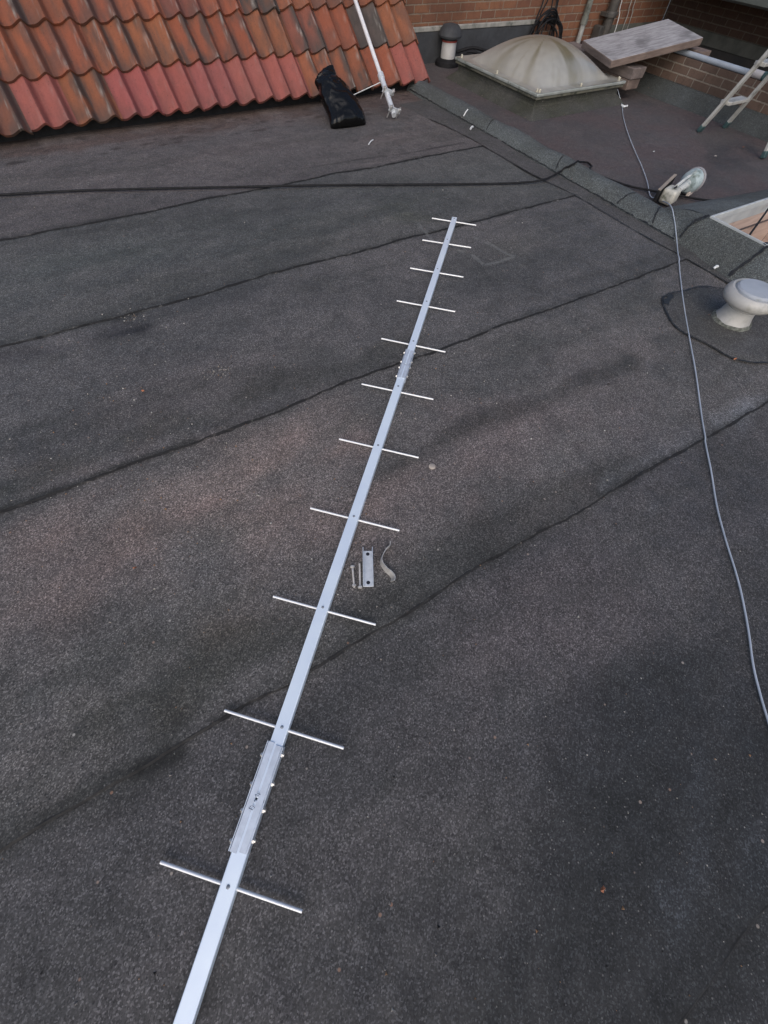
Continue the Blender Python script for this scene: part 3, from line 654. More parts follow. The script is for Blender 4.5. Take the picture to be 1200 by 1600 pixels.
for x_, y_, w_, s_ in ((762, 95, .13, .8), (738, 98, .10, .5), (816, 122, .085, 1.0), (786, 112, .05, .5), (905, 112, .10, .55), (948, 112, .16, .5), (870, 125, .05, .35)):
    g_ = G(x_, y_, .21); a0_ = math.atan2((g_.y-(T0+T1)/2)/(T1-T0), (g_.x-(S0+S1)/2)/(S1-S0)); da = np.abs((ang-a0_+PI) % (2*PI)-PI)+.06*(sn2-.5)
    alg = np.maximum(alg, s_*np.clip(1.25-da/w_, 0, 1)*np.clip(1.5-rr_, 0, 1)*np.clip(sn3*2+.1, 0, 1))
alg = np.maximum(alg, np.clip(1.05-rr_*1.0, 0, 1)*.8*np.clip(sn2*2-.4, 0, 1)); alg = np.maximum(alg, .55*np.clip((np.maximum(np.abs(gx-.5), np.abs(gy-.5))-.45)*22, 0, 1)*np.clip((sn3-.4)*4, 0, 1))
base = np.array((.36, .352, .318))[None, None]*(.72+.5*sn2)[..., None]*(.86+.28*sn3)[..., None]
dm = base*(1-alg[..., None]*.85)+np.array((.120, .104, .044))[None, None]*alg[..., None]*.85
t = NT('dusty_acrylic'); t.bump(t.noise(t.coord(), 60, 4), .08, .002); t.b.inputs['Coat Weight'].default_value = .35; t.b.inputs['Coat Roughness'].default_value = .18; dmat = t.set(t.attr(), .34, 0, .5)
grid_mesh('dome', X, Y, Z, dmat, dm, None, None, None).parent = sk
bpy.data.objects['dome'].matrix_parent_inverse = Matrix.Translation(-Vector(sk.location))
for k in range(12):
    f_ = (k % 3+.5)/3 + (-.24 if k % 3 == 0 else .24 if k % 3 == 2 else 0)*.5
    side = k//3; x, y = [(S0+.04, T0+(T1-T0)*f_), (S0+(S1-S0)*f_, T0+.04), (S1-.04, T0+(T1-T0)*f_), (S0+(S1-S0)*f_, T1-.04)][side]
    mb = MB(); mb.lathe([(.0095, .150), (.0095, .166), (.006, .170)], (x, y, 0), 10); mb.build('screw_cap', simple('cream_cap', (.55, .52, .42), (.45, .42, .33), .5) if k == 0 else bpy.data.materials['cream_cap'], sk)

# ------------------------------------------------------------------ plank, timbers, white pipe
pa, pb, pc, pd = G(970, 90, .28), G(898, 67, .28), G(1035, 32, .42), G(1110, 55, .42)
ux = ((pc+pd)/2-(pa+pb)/2); Lp = ux.length; ux.normalize(); vy = (pb-pa+pc-pd); vy -= ux*vy.dot(ux); vy.normalize(); nz_ = ux.cross(vy)
cen = (pa+pb)/2; Mx = Matrix.Translation(cen) @ Matrix((ux, vy, nz_)).transposed().to_4x4()
plank = thing('wooden_plank', 'wide weathered grey wooden plank lying tilted from the skylight to the parapet', 'plank', cen)
hw_ = .30; bds = [(-.30, -.1), (-.098, .098), (.1, .30)]
mb = MB(); mb.box((0, -hw_, -.054), (Lp, hw_, 0)); pm = mb.build('board', M['wood_plank'], plank, .007); 
# board local coordinates so that the grain follows its length
def localise(o, Mw):
    o.data.transform(Mw.inverted()) if True else None
    o.parent = None; o.matrix_world = Mw
pm.data.materials.append(M['wood_side'])
for f in pm.data.polygons:
    if abs(f.normal.z) < .5: f.material_index = 1
pmv = pm.data; pmv.transform(Matrix.Identity(4)); pm.parent = None; pm.matrix_world = Mx; bpy.context.view_layer.update()
pm.parent = plank; pm.matrix_parent_inverse = Matrix.Translation(-cen)
mb = MB(); mb.box((-.003, -hw_+.004, -.050), (-.0005, hw_-.004, -.006)); e_ = mb.build('end_grain', M['wood_end'], None); e_.matrix_world = Mx; e_.parent = plank; e_.matrix_parent_inverse = Matrix.Translation(-cen)
tm = thing('timber_baulk', 'brown timber baulk on the roof beside the skylight carrying the plank', 'timber', (5.0, 4, 0))
mb = MB(); mb.box((4.92, 3.60, .146), (5.10, 4.62, .222)); mb.build('upper_timber', M['wood_end'], tm, .006)
mb = MB(); mb.box((4.925, 3.612, .072), (5.095, 4.60, .1445)); mb.build('lower_timber', M['wood_side'], tm, .006)
mb = MB(); mb.box((4.95, 4.0, -.01), (5.07, 4.5, .0705)); mb.build('packing_piece', M['wood_side'], tm, .004)
q = G(1110, 82, .32)
mb = MB(); mb.box((5.56, 3.40, .2795), (5.71, 3.98, .325)); o = mb.build('timber_offcut', M['wood_side'], None, .005); tag(o, 'short reddish timber offcut on the parapet under the raised end of the plank', 'timber')
wp = thing('white_pipe', 'white plastic pipe lying along the top of the low brick parapet', 'pipe', (5.52, 3.2, .3))
a, b = PL(1068, 82, (5.515, 0, 0), (1, 0, 0)), PL(1172, 117, (5.515, 0, 0), (1, 0, 0)); za = .278+.021
mb = MB(); mb.tube([(5.518, a.y+.10, za), (5.516, a.y, za), (5.515, (a.y+b.y)/2, za), (5.515, b.y, za)], .020, 14); mb.build('pipe', M['white_pipe'], wp)
mb = MB(); mb.lathe([(.026, 0), (.026, .12), (.022, .125)], (5.515, b.y+.004, za+.006), 14, (0, -1, 0)); mb.build('socket', simple('pale_socket', (.50, .47, .47), (.40, .38, .38), .5), wp)
mb = MB(); mb.lathe([(.0285, 0), (.0285, .018)], (5.515, b.y-.118, za+.006), 14, (0, -1, 0)); mb.build('end_cap', M['teal_plastic'], wp)

# ------------------------------------------------------------------ ladder
lt = thing('step_ladder', 'aluminium stepladder standing on the roof at the right edge', 'ladder', (5.1, 2.36, 0))
f1, f2, f3 = G(1092, 205), G(1132, 199), G(1192, 247); f4 = Vector((f3.x+.34, f3.y-.02, 0))
ap = .95; top1 = Vector((f1.x+.03, f1.y-.36, ap)); top2 = Vector((f2.x-.03, f1.y-.36, ap))
top3 = Vector((f3.x+.04, f1.y-.39, ap)); top4 = Vector((f4.x-.04, f1.y-.39, ap))
for f_, t_ in ((f1, top1), (f2, top2), (f3, top3), (f4, top4)):
    d = (t_-f_).normalized(); mb = MB(); mb.beam(f_+d*.03+Vector((0, 0, .004)), t_, .048 if f_ in (f1, f2) else .042, .024, (0, 1, 0)); st = mb.build('stile', M['alu_ladder'], lt, .003)
    mb = MB(); mb.beam(f_+Vector((0, 0, .0)), f_+d*.045, .055 if f_ in (f1, f2) else .048, .030, (0, 1, 0)); mb.build('foot', M['teal_plastic'], lt, .004)
def at_h(f_, t_, z): return f_+(t_-f_)*(z/ap)
for z in (.20, .44, .68):
    a, b = at_h(f1, top1, z), at_h(f2, top2, z); mb = MB(); mb.box((a.x+.02, a.y-.045, z-.012), (b.x-.02, a.y+.045, z+.010)); mb.build('step', M['alu_ladder'], lt, .003)
a, b = at_h(f3, top3, .36), at_h(f4, top4, .36); mb = MB(); mb.beam(a, b, .03, .012); mb.build('brace', M['alu_ladder'], lt)
mb = MB(); mb.box((top1.x-.04, top3.y-.05, ap-.03), (top2.x+.04, top1.y+.06, ap+.0)); mb.build('top_cap', M['teal_plastic'], lt, .006)

# ------------------------------------------------------------------ mushroom vent
vb = G(1140, 502.5); mv = thing('mushroom_vent', 'cream mushroom shaped vent with rounded cap standing on a round felt patch', 'roof vent', vb)
mb = MB(); mb.lathe([(.096, -.004), (.094, .008), (.086, .022), (.078, .045), (.072, .07), (.069, .095), (.070, .112), (.076, .122)], vb, 40); mb.build('neck', M['cream_vent'], mv)
mb = MB(); mb.lathe([(.074, .112), (.098, .106), (.118, .112), (.128, .126), (.129, .142), (.122, .158), (.110, .166), (.101, .165), (.098, .160), (.095, .161)], vb, 48); mb.build('cap', M['cream_vent'], mv)
mb = MB(); mb.lathe([(.094, .160), (.093, .170), (.086, .177), (.05, .181), (.0, .182)], vb, 40); mb.build('cap_disc', M['cap_grey'], mv)
mb = MB(); vs = []; fs = []; R_ = random.Random(5)
pts = []
for k in range(72):
    a_ = 2*PI*k/72; pts.append((a_, .325+.02*math.sin(a_*3+1)+.010*math.sin(a_*7)))
for k, (a_, r0) in enumerate(pts):
    for j, f_ in enumerate((.26, .5, .8, .97, 1.0)):
        x, y = vb.x+math.cos(a_)*r0*f_, vb.y+math.sin(a_)*r0*f_
        if x > 2.94: x = 2.94
        vs.append((x, y, roof_z(min(x, 2.93), y)+(.011, .008, .007, .006, .001)[j]))
for k in range(72):
    for j in range(4): fs.append((k*5+j, k*5+j+1, ((k+1) % 72)*5+j+1, ((k+1) % 72)*5+j))
mb.add(vs, fs, True); mb.build('felt_collar', M['felt_apron'], mv)
mb = MB(); ring_ = []
for k in range(2, 60):
    a_ = rad(20)+2*PI*k/72; r0 = pts[k % 72][1]*0+.327+.02*math.sin(a_*3+1)+.010*math.sin(a_*7); x, y = vb.x+math.cos(a_)*r0, vb.y+math.sin(a_)*r0
    if x < 2.875: ring_.append((x, y, roof_z(x, y)))
ragged(mb, ring_, .0055, .0075, None, 31, 3); ragged(mb, [(vb.x-.20, vb.y+.26, roof_z(vb.x-.2, vb.y+.26)), (vb.x-.15, vb.y+.285, roof_z(vb.x-.15, vb.y+.285)), (vb.x-.09, vb.y+.30, roof_z(vb.x-.09, vb.y+.30))], .018, .0085, None, 33, 5)
mb.build('bitumen_edge', M['bitumen'], mv)
mb = MB(); mb.lathe([(.101, .009), (.098, .016), (.086, .022)], vb, 36)
for i_, v_ in enumerate(mb.v):
    n_ = (vnoise(np.array(i_*.7), np.array(.3), 44)-.5); mb.v[i_] = (v_[0]+n_*.012, v_[1]+n_*.010, v_[2]+n_*.01)
mb.build('base_bead', simple('crusty_sealant', (.22, .23, .20), (.08, .085, .07), .8, 0, 60, 5, .5, .003), mv)
mb = MB(); mb.lathe([(.0745, .078), (.0752, .082), (.0738, .086)], vb, 40); mb.build('neck_joint', M['cream_vent'], mv)

# ------------------------------------------------------------------ vent pipe by the wall
vp = G(698, 101); t_ = thing('vent_pipe', 'short white vent pipe with black cowl beside the brick wall', 'vent pipe', vp)
mb = MB(); mb.lathe([(.135, -.004), (.13, .03), (.10, .05), (.086, .052)], vp, 28); mb.build('base_collar', M['black_rubber'], t_)
mb = MB(); mb.lathe([(.080, .04), (.080, .175)], vp, 28); mb.build('pipe', M['tin'], t_)
mb = MB(); mb.lathe([(.084, .170), (.084, .182)], vp, 28); mb.build('red_band', simple('red_band', (.30, .05, .04), (.2, .04, .03), .5), t_)
mb = MB(); mb.lathe([(.074, .18), (.074, .200), (.118, .200), (.124, .215), (.112, .255), (.085, .282), (.04, .292), (.0, .293)], vp, 28); mb.build('cowl', M['upstand'], t_)
for k, (p0, p1) in enumerate((((714, 77), (762, 81)), ((714, 84), (752, 86)), ((712, 91), (740, 90)))):
    a, b = G(*p0, .10), G(*p1, .08); md = a.lerp(b, .5)+Vector((0, 0, .02)); mb = MB(); mb.tube(smooth_path([a+Vector((0, .0, -.02)), md, b, b+Vector((.25, .1, -.06))], 6), .013, 8)
    o = mb.build('hose', M['black_rubber']); tag(o, ('upper', 'middle', 'lowest')[k]+' of three short black hoses running from the white vent pipe behind the skylight', 'hose', 'black hoses by the vent pipe')

# ------------------------------------------------------------------ cables and pipes on the back wall
def onwall(x, y, off=.05): w0 = WA+wn*off; return PL(x, y, w0, wn)
cc = thing('cable_coil', 'tangled coil of black cable hanging on the brick wall above the skylight', 'cable coil', onwall(850, 45))
R_ = random.Random(3); ctr = onwall(850, 44, .06)
mb = MB()
for k in range(9):
    pts_ = []; ox, oz = R_.uniform(-.05, .05), R_.uniform(-.03, .02); rx, rz_ = R_.uniform(.14, .22), R_.uniform(.12, .19); ph = R_.uniform(0, 6)
    for i in range(25):
        a_ = 2*PI*i/24; w_ = 1+.10*math.sin(2*a_+ph)+.05*math.sin(3*a_+ph*2); pts_.append(ctr+wd*(ox+rx*w_*math.cos(a_))+Vector((0, 0, oz+rz_*w_*math.sin(a_)-.05))+wn*(.03+.03*math.sin(a_*2+ph)+.006*k))
    mb.tube(smooth_path(pts_, 2), .0085, 6, False)
mb.build('loops', M['black_rubber'], cc)
mb = MB()
for (x0, y0), (x1, y1) in (((845, 22), (862, -14)), ((838, 30), (854, -14)), ((866, 24), (872, -14)), ((862, 40), (876, -14)), ((858, 26), (866, -14))):
    a, b = onwall(x0, y0, .07), onwall(x1, y1, .03); mb.tube(smooth_path([a-Vector((0, 0, .1)), a, a.lerp(b, .5)+wd*.008, b, b+(b-a)*2.2], 4), .0075, 6, False)
mb.build('rising_strands', M['black_rubber'], cc)
mb = MB(); mb.tube([onwall(850, 35, .09), onwall(858, 30, .09), onwall(866, 35, .09)], .018, 8); mb.build('cable_binding', M['black_rubber'], cc)

gp = thing('downpipe', 'slim grey green downpipe on the brick wall next to the cable coil', 'downpipe', onwall(905, 60))
b0, b1 = onwall(903, 66, .06), onwall(912, 36, .06)
mb = MB(); top = b1+(b1-b0).normalized()*2.0; top = Vector((b1.x, b1.y, 2.2)); mb.tube([b1-Vector((0, 0, .005)), top], .034, 14); mb.build('upper_pipe', M['pvc_grey'], gp)
mb = MB(); mb.tube([Vector((b1.x, b1.y, -.01)), b1+Vector((0, 0, .01))], .030, 14); mb.build('lower_pipe', simple('pale_pipe_end', (.36, .36, .34), (.25, .25, .23), .5), gp)
mb = MB(); mb.lathe([(.040, 0), (.040, .06)], Vector((b1.x, b1.y, b1.z-.01)), 14); mb.build('socket', M['pvc_grey'], gp)
mb = MB(); p = Vector((b1.x, b1.y, 1.4)); mb.box((p.x-.06, p.y-.01, 1.38), (p.x+.06, p.y+.06, 1.42)); mb.build('bracket', M['pvc_grey'], gp)
sp_ = thing('soil_pipe', 'dark tarred soil pipe with clamp on the brick wall behind the plank', 'downpipe', onwall(948, 50))
d0, d1 = onwall(946, 48, .09), onwall(961, 6, .09); dx = Vector((d0.x, d0.y, 0))
mb = MB(); mb.tube([dx+Vector((0, 0, -.01)), dx+Vector((0, 0, 2.4))], .056, 18); mb.build('pipe', M['pipe_dark'], sp_)
mb = MB(); mb.lathe([(.072, .255), (.074, .285), (.066, .30)], dx, 18); mb.box((dx.x-.11, dx.y-.02, .262), (dx.x+.11, dx.y+.07, .29)); mb.build('clamp', M['pipe_dark'], sp_)
mb = MB(); mb.box((dx.x-.15, dx.y-.04, .03), (dx.x-.075, dx.y+.075, .19)); mb.build('gully_box', M['pipe_dark'], sp_, .006)
for k, (x0, y0, x1, y1) in enumerate(((972, 0, 962, 45), (987, 0, 974, 42), (993, 0, 981, 42))):
    a, b = onwall(x1, y1, .03), onwall(x0, y0, .03); tp = Vector((b.x, b.y, 2.0)); mb = MB(); mb.tube(smooth_path([Vector((a.x, a.y, -.01)), a, a.lerp(b, .5)+wd*.01, b, Vector((b.x, b.y, .9)), tp], 5), .0055, 6); o = mb.build('wall_cable', M['white_plastic'] if k == 0 else simple('dull_wire_%d' % k, (.30, .29, .27), (.22, .21, .2), .5))
    tag(o, ('bright white cable hugging the dark soil pipe up the brick wall', 'left of two dull grey cables rising up the brick wall by the corner', 'right of two dull grey cables rising up the brick wall by the corner')[k], 'cable', 'cables up the back wall')

# ------------------------------------------------------------------ pole with bracket
pb_ = G(616, 180, .03); pt_ = PL(555, 0, Vector((2.5, 4.61, .055))+sn_*.14, sn_); dr = (pt_-pb_).normalized()
po = thing('white_pole', 'slim white metal pole with clamp bracket leaning against the tiled roof', 'pole', pb_)
kf = (PL(597, 122, pb_, np.cross(np.array(dr), RT)).z-pb_.z)/(pt_.z-pb_.z) if False else None
def on_pole(x, y):                                    # nearest point of the pole axis to a ray of the survey
    d = Vector(ray(x, y)).normalized(); o = Vector(EYE); w0 = pb_-o; a, b, c = dr.dot(dr), dr.dot(d), d.dot(d); d_, e = dr.dot(w0), d.dot(w0); return pb_+dr*((b*e-c*d_)/(a*c-b*b))
j = on_pole(595.5, 118)
mb = MB(); mb.tube([j-dr*.02, pt_+dr*1.6], .0165, 14); mb.build('upper_tube', M['white_paint'], po)
mb = MB(); mb.tube([pb_+dr*.0, j-dr*.012], .0215, 14); mb.build('lower_tube', M['galv'], po)
mb = MB(); mb.tube([j-dr*.03, j+dr*.012], .027, 14); mb.build('collar', M['galv'], po)
side = dr.cross(Vector(FW)).normalized()
for k, c in enumerate((on_pole(611, 143), pb_+dr*.02)):
    mb = MB(); f_ = Vector((0, -1, 0)); f_ -= dr*f_.dot(dr); f_.normalize(); s2 = dr.cross(f_)
    mb.beam(c-s2*.060+f_*.024, c+s2*.060+f_*.024, .034, .006, dr); cl = mb.build('clamp', M['galv'], po)
    for s_ in (-1, 1):
        mb = MB(); mb.tube([c+s2*s_*.045-f_*.045, c+s2*s_*.045+f_*.055], .0055, 8); mb.lathe([(.014, -.008), (.014, .008)], c+s2*s_*.045+f_*.036, 12, f_)
        mb.build('clamp_bolt', M['zinc_bright'], po)
a, b = on_pole(598, 127), G(547.5, 150.5, .05); mb = MB(); mb.tube([a, b], .0035, 6); mb.build('stay_wire', M['white_plastic'], po)

# ------------------------------------------------------------------ black bag
bag_pts_L = [(517, 199), (512, 176), (507, 164), (501, 150), (498.5, 139), (494, 131), (492, 127), (498, 118), (506, 112)]
bag_pts_R = [(571, 194), (569, 185), (561, 168), (550, 153), (541, 141), (534, 132), (527, 122), (523, 115), (520.5, 106)]
an = rad(33); bn = (0, -math.sin(an), math.cos(an)); bl_ = [PL(x, y, (0, 4.05, .02), bn) for x, y in bag_pts_L]; br_ = [PL(x, y, (0, 4.05, .02), bn) for x, y in bag_pts_R]
bl_ = smooth_path(bl_, 9); br_ = smooth_path(br_, 9); nb = len(bl_); NK = 84; vs = []; fs = []; Nn = Vector(bn)
F_, K_ = np.meshgrid(np.linspace(0, 1, nb), np.arange(NK)/NK, indexing='ij'); KK = np.abs(K_-.25-np.round(K_-.25))*2
def ridge(x, y, sd): n = fbm(x, y, sd, 2); return np.clip(1-np.abs(n-.5)*6.5, 0, 1)**1.6
cr = .55*(.017*ridge(F_*3.2+KK*2.2, KK*3.0-F_*2.4, 23)+.010*ridge(F_*6-KK*4, KK*5+F_*5, 27)+.005*ridge(F_*14+KK*7, KK*11, 29)-.050*(fbm(F_*3.2, KK*3.6, 33, 2)-.5))
for i in range(nb):
    f_ = i/(nb-1); c = (bl_[i]+br_[i])/2; w = (br_[i]-bl_[i])/2; dp = (.095*math.sin(PI*min(1, (f_+.10)*1.12))**.5 if f_ < .80 else .055*(1-(f_-.8)*2))*(1-.35*f_)
    for k in range(NK):
        a_ = 2*PI*k/NK; ca, sa = math.cos(a_), math.sin(a_)
        ca = math.copysign(abs(ca)**.72, ca); sa = math.copysign(abs(sa)**.85, sa)
        p = c+w*ca*(1+float(cr[i, k])*1.2)+Nn*(dp*sa+(float(cr[i, k])*min(1, abs(sa)*2) if sa >= 0 else 0))
        if i == 0: p.z = max(.004, p.z-.05)
        p.z = max(p.z, .005); vs.append(p)
for i in range(nb-1):
    for k in range(NK): k2 = (k+1) % NK; fs.append((i*NK+k, i*NK+k2, (i+1)*NK+k2, (i+1)*NK+k))
fs.append(tuple(range(NK))[::-1]); fs.append(tuple((nb-1)*NK+k for k in range(NK)))
mb = MB(); mb.add(vs, fs, True); bag = mb.build('plastic_bag', M['black_bag'], sharp=0); tag(bag, 'crumpled shiny black plastic bag leaning against the eaves beside the white pole', 'bag')

# ------------------------------------------------------------------ cables on the roof
def surf(x, y):
    if x <= 2.93 or (x <= KU and y > 1.45): return roof_z(min(x, 3.015), y)+(.006 if x > 2.78 else 0)
    if y <= 1.352 and x < HX0: return max(up_z(x, y)+.004, roof_z(min(x, 3.0), y))
    if y > 1.352 and y < 1.70 and x < 3.35:
        h1 = .006+(x-3.018)*.368+(y-1.452)*0; A = np.array([[3.018, 1.452, 1], [3.17, 1.692, 1], [3.122, 1.352, 1]]); co = np.linalg.solve(A, np.array([.006, .062, .144]))
        hp = float(co @ np.array([x, y, 1])) if x < 3.17 else .144*(1-(y-1.352)/.34)+.01
        return max(kerb_z(x) if x < 3.22 else 0, min(hp+.016, .16), 0)
    if x < 3.22 and y > 1.45: return kerb_z(x)
    return 0.0
def lay(pts, r, sag=0):                               # points of the survey laid on the roof surface
    out = []
    for x, y in pts:
        d = Vector(ray(x, y)); o = Vector(EYE); a, b = (H-.35)/-d.z, (H+.05)/-d.z
        for q in range(240):
            p = o+d*(a+(b-a)*q/239)
            if p.z <= surf(p.x, p.y)+r: break
        out.append(Vector((p.x, p.y, surf(p.x, p.y)+r+.002))); continue
    return out
def path_on_roof(pts, r):
    P_ = smooth_path(pts, 10)
    for p in P_:
        p.z = max(p.z, surf(p.x, p.y)+r+.001)
    return P_
bc = lay([(-120, 310), (0, 305), (120, 299), (260, 295), (400, 292), (520, 290), (640, 289), (760, 288), (815, 286), (850, 281), (878, 267), (898, 256), (912, 254), (924, 260)], .0095)
tail = [Vector((3.26, 2.42, .03)), Vector((3.32, 2.3, .010))]
rear_ = lay([(985, 292), (1010, 297), (1040, 303), (1075, 309), (1100, 313), (1125, 314), (1150, 308), (1175, 303), (1200, 305), (1260, 325)], .0095)
mb = MB(); mb.tube(path_on_roof(bc+tail+rear_, .0085), .0065, 8); o = mb.build('black_cable', M['black_rubber']); tag(o, 'long black cable lying straight across the roof and over the kerb', 'cable')
gcp = lay([(968, 140), (970, 160), (974, 185), (982, 212), (992, 237), (1003, 262), (1011, 285), (1016, 307)], .0045) + lay([(1030, 313), (1047, 322), (1053, 345), (1056, 370), (1058.5, 395), (1062, 430), (1068, 478), (1076, 525), (1086, 580), (1094, 640), (1101, 690), (1110, 735), (1119, 790), (1132, 840), (1147, 890), (1158, 930), (1168, 985), (1176, 1040), (1187, 1085), (1200, 1130), (1218, 1190), (1240, 1260)], .0045)
gcp = [Vector((4.87, 3.70, .10))] + gcp[1:]
mb = MB(); mb.tube(path_on_roof(gcp, .0040), .0029, 8); o = mb.build('grey_cable', M['grey_cable']); tag(o, 'thin pale grey cable snaking from the skylight over the kerb to the right edge', 'cable')
cb = lay([(971, 165), (975, 167), (980, 166)], .008); mb = MB(); mb.tube(smooth_path(cb, 5), .008, 6); o = mb.build('cable_clip', M['white_plastic']); tag(o, 'small white plastic clip by the grey cable near the skylight corner', 'clip')

# ------------------------------------------------------------------ old white fitting on the kerb
fa, fb = G(1047, 305, .055), G(1079, 284, .075); ax = (fb-fa).normalized()
of = thing('floodlight_fitting', 'dirty white weathered light fitting with two rounded ends lying by the kerb', 'light fitting', G(1060, 300))
mb = MB(); mb.beam(fa-ax*.050, fa+ax*.046, .098, .088); mb.build('lamp_body', simple('cream_plastic', (.58, .56, .49), (.44, .43, .38), .45, 0, 18, dirt=(.14, .15, .11), dscale=18, dlo=.54, dhi=.72), of, .022, seg=4)
mb = MB(); mb.tube([fa+ax*.04, fa+ax*.085, fb-ax*.05], [.026, .020, .026], 12); mb.tube([fa+ax*.03+Vector((.0, .0, .045)), fa+ax*.085+Vector((0, 0, .052)), fb-ax*.02+Vector((0, 0, .066))], .010, 8); mb.build('swivel_arm', M['dirty_white'], of)
mb = MB(); mb.lathe([(.026, -.040), (.050, -.036), (.066, -.016), (.068, -.012), (.068, .030), (.05, .032)], fb, 24, ax); mb.build('sensor_head', simple('blue_grey_plastic', (.44, .52, .53), (.32, .40, .41), .45, 0, 16, dirt=(.12, .15, .13), dscale=16, dlo=.5, dhi=.7), of, sharp=28)
mb = MB(); mb.lathe([(.060, .034), (.072, .036), (.076, .044), (.074, .058), (.056, .064), (.03, .062)], fb, 24, (ax+Vector((0, 0, -.12))).normalized()); mb.build('sensor_rim', simple('grey_rim', (.34, .33, .34), (.24, .24, .25), .55), of, sharp=28)
for q in (.012, .028):
    c = fa+ax*q+Vector((-.020, -.012, .046)); mb = MB(); mb.lathe([(.0062, -.003), (.0055, .004)], c, 10, (-.35, -.25, .9)); mb.build('screw_hole', M['hole'], of)
sd_ = ax.cross(Vector((0, 0, 1))).normalized(); tb = G(1078, 301, .02)
mb = MB(); mb.beam(tb-ax*.03, tb+ax*.03, .02, .03); mb.build('fixing_lug', simple('pale_lug', (.75, .66, .58), (.68, .60, .54), .5), of, .003)
pa_, pb2 = G(1024, 309, .05), G(1049, 285, .06)
mb = MB(); mb.beam(pa_, pb2, .018, .085, (0, 0, 1)); mb.build('mounting_plate', M['black_rubber'], of, .002)
mb = MB(); mb.beam(pa_+Vector((0, 0, .045)), pb2+Vector((0, 0, .045)), .020, .006, (0, 0, 1)); mb.build('plate_edge', simple('buff_edge', (.36, .30, .24), (.28, .24, .2), .6), of)

# ------------------------------------------------------------------ yagi antenna
BH = .031; ya = thing('yagi_antenna', 'long dismantled aluminium aerial with eleven crossbars lying across the felt roof', 'aerial', G(555, 809))
nA, nB, nC, nD = G(285, 1600, BH), G(402, 1249, BH), G(634, 569, BH), G(710.5, 339, BH)
nA = nA+(nA-nB).normalized()*.35
dn = Vector((0, 0, 1)); joints = [nA, nB, nC, nD]
secs = []
for k in range(3):
    a, b = joints[k], joints[k+1]; d = (b-a).normalized(); w = (.0375, .0355, .0325)[k]
    mb = MB(); mb.beam(a-dn*.0145+d*(.002 if k else 0), b-dn*.0145-d*(.002 if k < 2 else 0), w, .029); secs.append(mb.build('boom_section', M['alu'], ya, .0022, seg=3))
E_ = [((251,1347),(472,1424)),((351,1110),(537,1169)),((427,932),(587,976)),((485,794),(624,829)),((530,686),(654,715)),((565,600),(677,624)),((596,529),(696,550)),((620,470),(711,487)),((641,419),(724,433)),((660,375),(736,387)),((675,341),(744,352))]
RV = [(357,1386),(443,1137),(505,949),(554,807),(592,696),(625,604),(646,533),(667,471),(684,420),(698.5,374),(710,341.5)]
for i, (a, b) in enumerate(E_):
    A_, B_ = G(*a, .017), G(*b, .017); mb = MB(); mb.tube([A_, B_], .0036, 12); mb.build('element', M['alu_bright'], ya)
    k = 0 if i == 0 else 1 if i < 6 else 2
    p = G(*RV[i], BH); a_, b_ = joints[k], joints[k+1]; t0 = (p-a_).dot((b_-a_).normalized()); p = a_+(b_-a_).normalized()*t0
    mb = MB(); mb.lathe([(.0042, -.001), (.0042, .0012), (.0026, .0022), (.0, .0023)], Vector((p.x, p.y, BH)), 12); r_ = mb.build('rivet', M['rivet'], secs[k])
    r_.matrix_parent_inverse = Matrix.Translation(-Vector(secs[k].location)-Vector(ya.location)) if False else Matrix.Identity(4); r_.parent = secs[k]; r_.matrix_parent_inverse = Matrix.Translation(-Vector(ya.location)).inverted() @ Matrix.Identity(4) if False else (Matrix.Translation(Vector(ya.location)) @ Matrix.Translation(-Vector(ya.location))).inverted()
def sleeve(p0, p1, kA, w, bolts):
    a, b = G(*p0, BH), G(*p1, BH); j0 = joints[kA]
    d = (b-a).normalized(); x = d.cross(dn).normalized(); root = None
    mb = MB()
    for s_, (g0, g1) in ((-1, (.0, .0)), (1, (.004, -.004))):
        aa, bb = a+d*g0, b+d*g1; o_ = x*s_*(w/4+.0012)
        mb.beam(aa+o_+dn*.0014, bb+o_+dn*.0014, w/2-.0036, .0022)
        mb.beam(aa+x*s_*(w/2+.0022)-dn*.012, bb+x*s_*(w/2+.0022)-dn*.012, .0022, .0285)
    sl = mb.build('splice_sleeve', M['alu_dull'], ya)
    for f_ in bolts:
        for s_ in (-1, 1):
            c = a.lerp(b, f_)+x*s_*(w/2+.0034)-dn*.009+d*(.006*s_); mb = MB(); mb.lathe([(.0062, 0), (.0062, .0042), (.0035, .0044), (.0035, .007)], c, 6, x*s_, False); bt = mb.build('bolt', M['zinc_bright']); bt.parent = sl
    return sl, a, b, d, x
s1, a, b, d, x = sleeve((371, 1334), (431, 1161), 0, .0385, (.10, .36, .60, .88))
# pen marks on the sleeve: two open box shapes and a short dash, facing along the boom
mb = MB(); zz = dn*.0029
def pen(pts):
    P_ = [a.lerp(b, f_)+x*o_+zz for f_, o_ in pts]; mb.tube(P_, .00065, 5)
pen([(.40, -.006), (.375, -.010), (.37, .000), (.395, .003), (.402, -.003)]); pen([(.44, -.001), (.455, -.004)]); pen([(.475, .000), (.50, -.006), (.497, .003), (.52, -.002), (.512, .006)])
pm_ = mb.build('pen_mark', M['ink']); pm_.parent = s1
sleeve((626.5, 591), (641, 547), 1, .0345, (.12, .42, .62, .95))

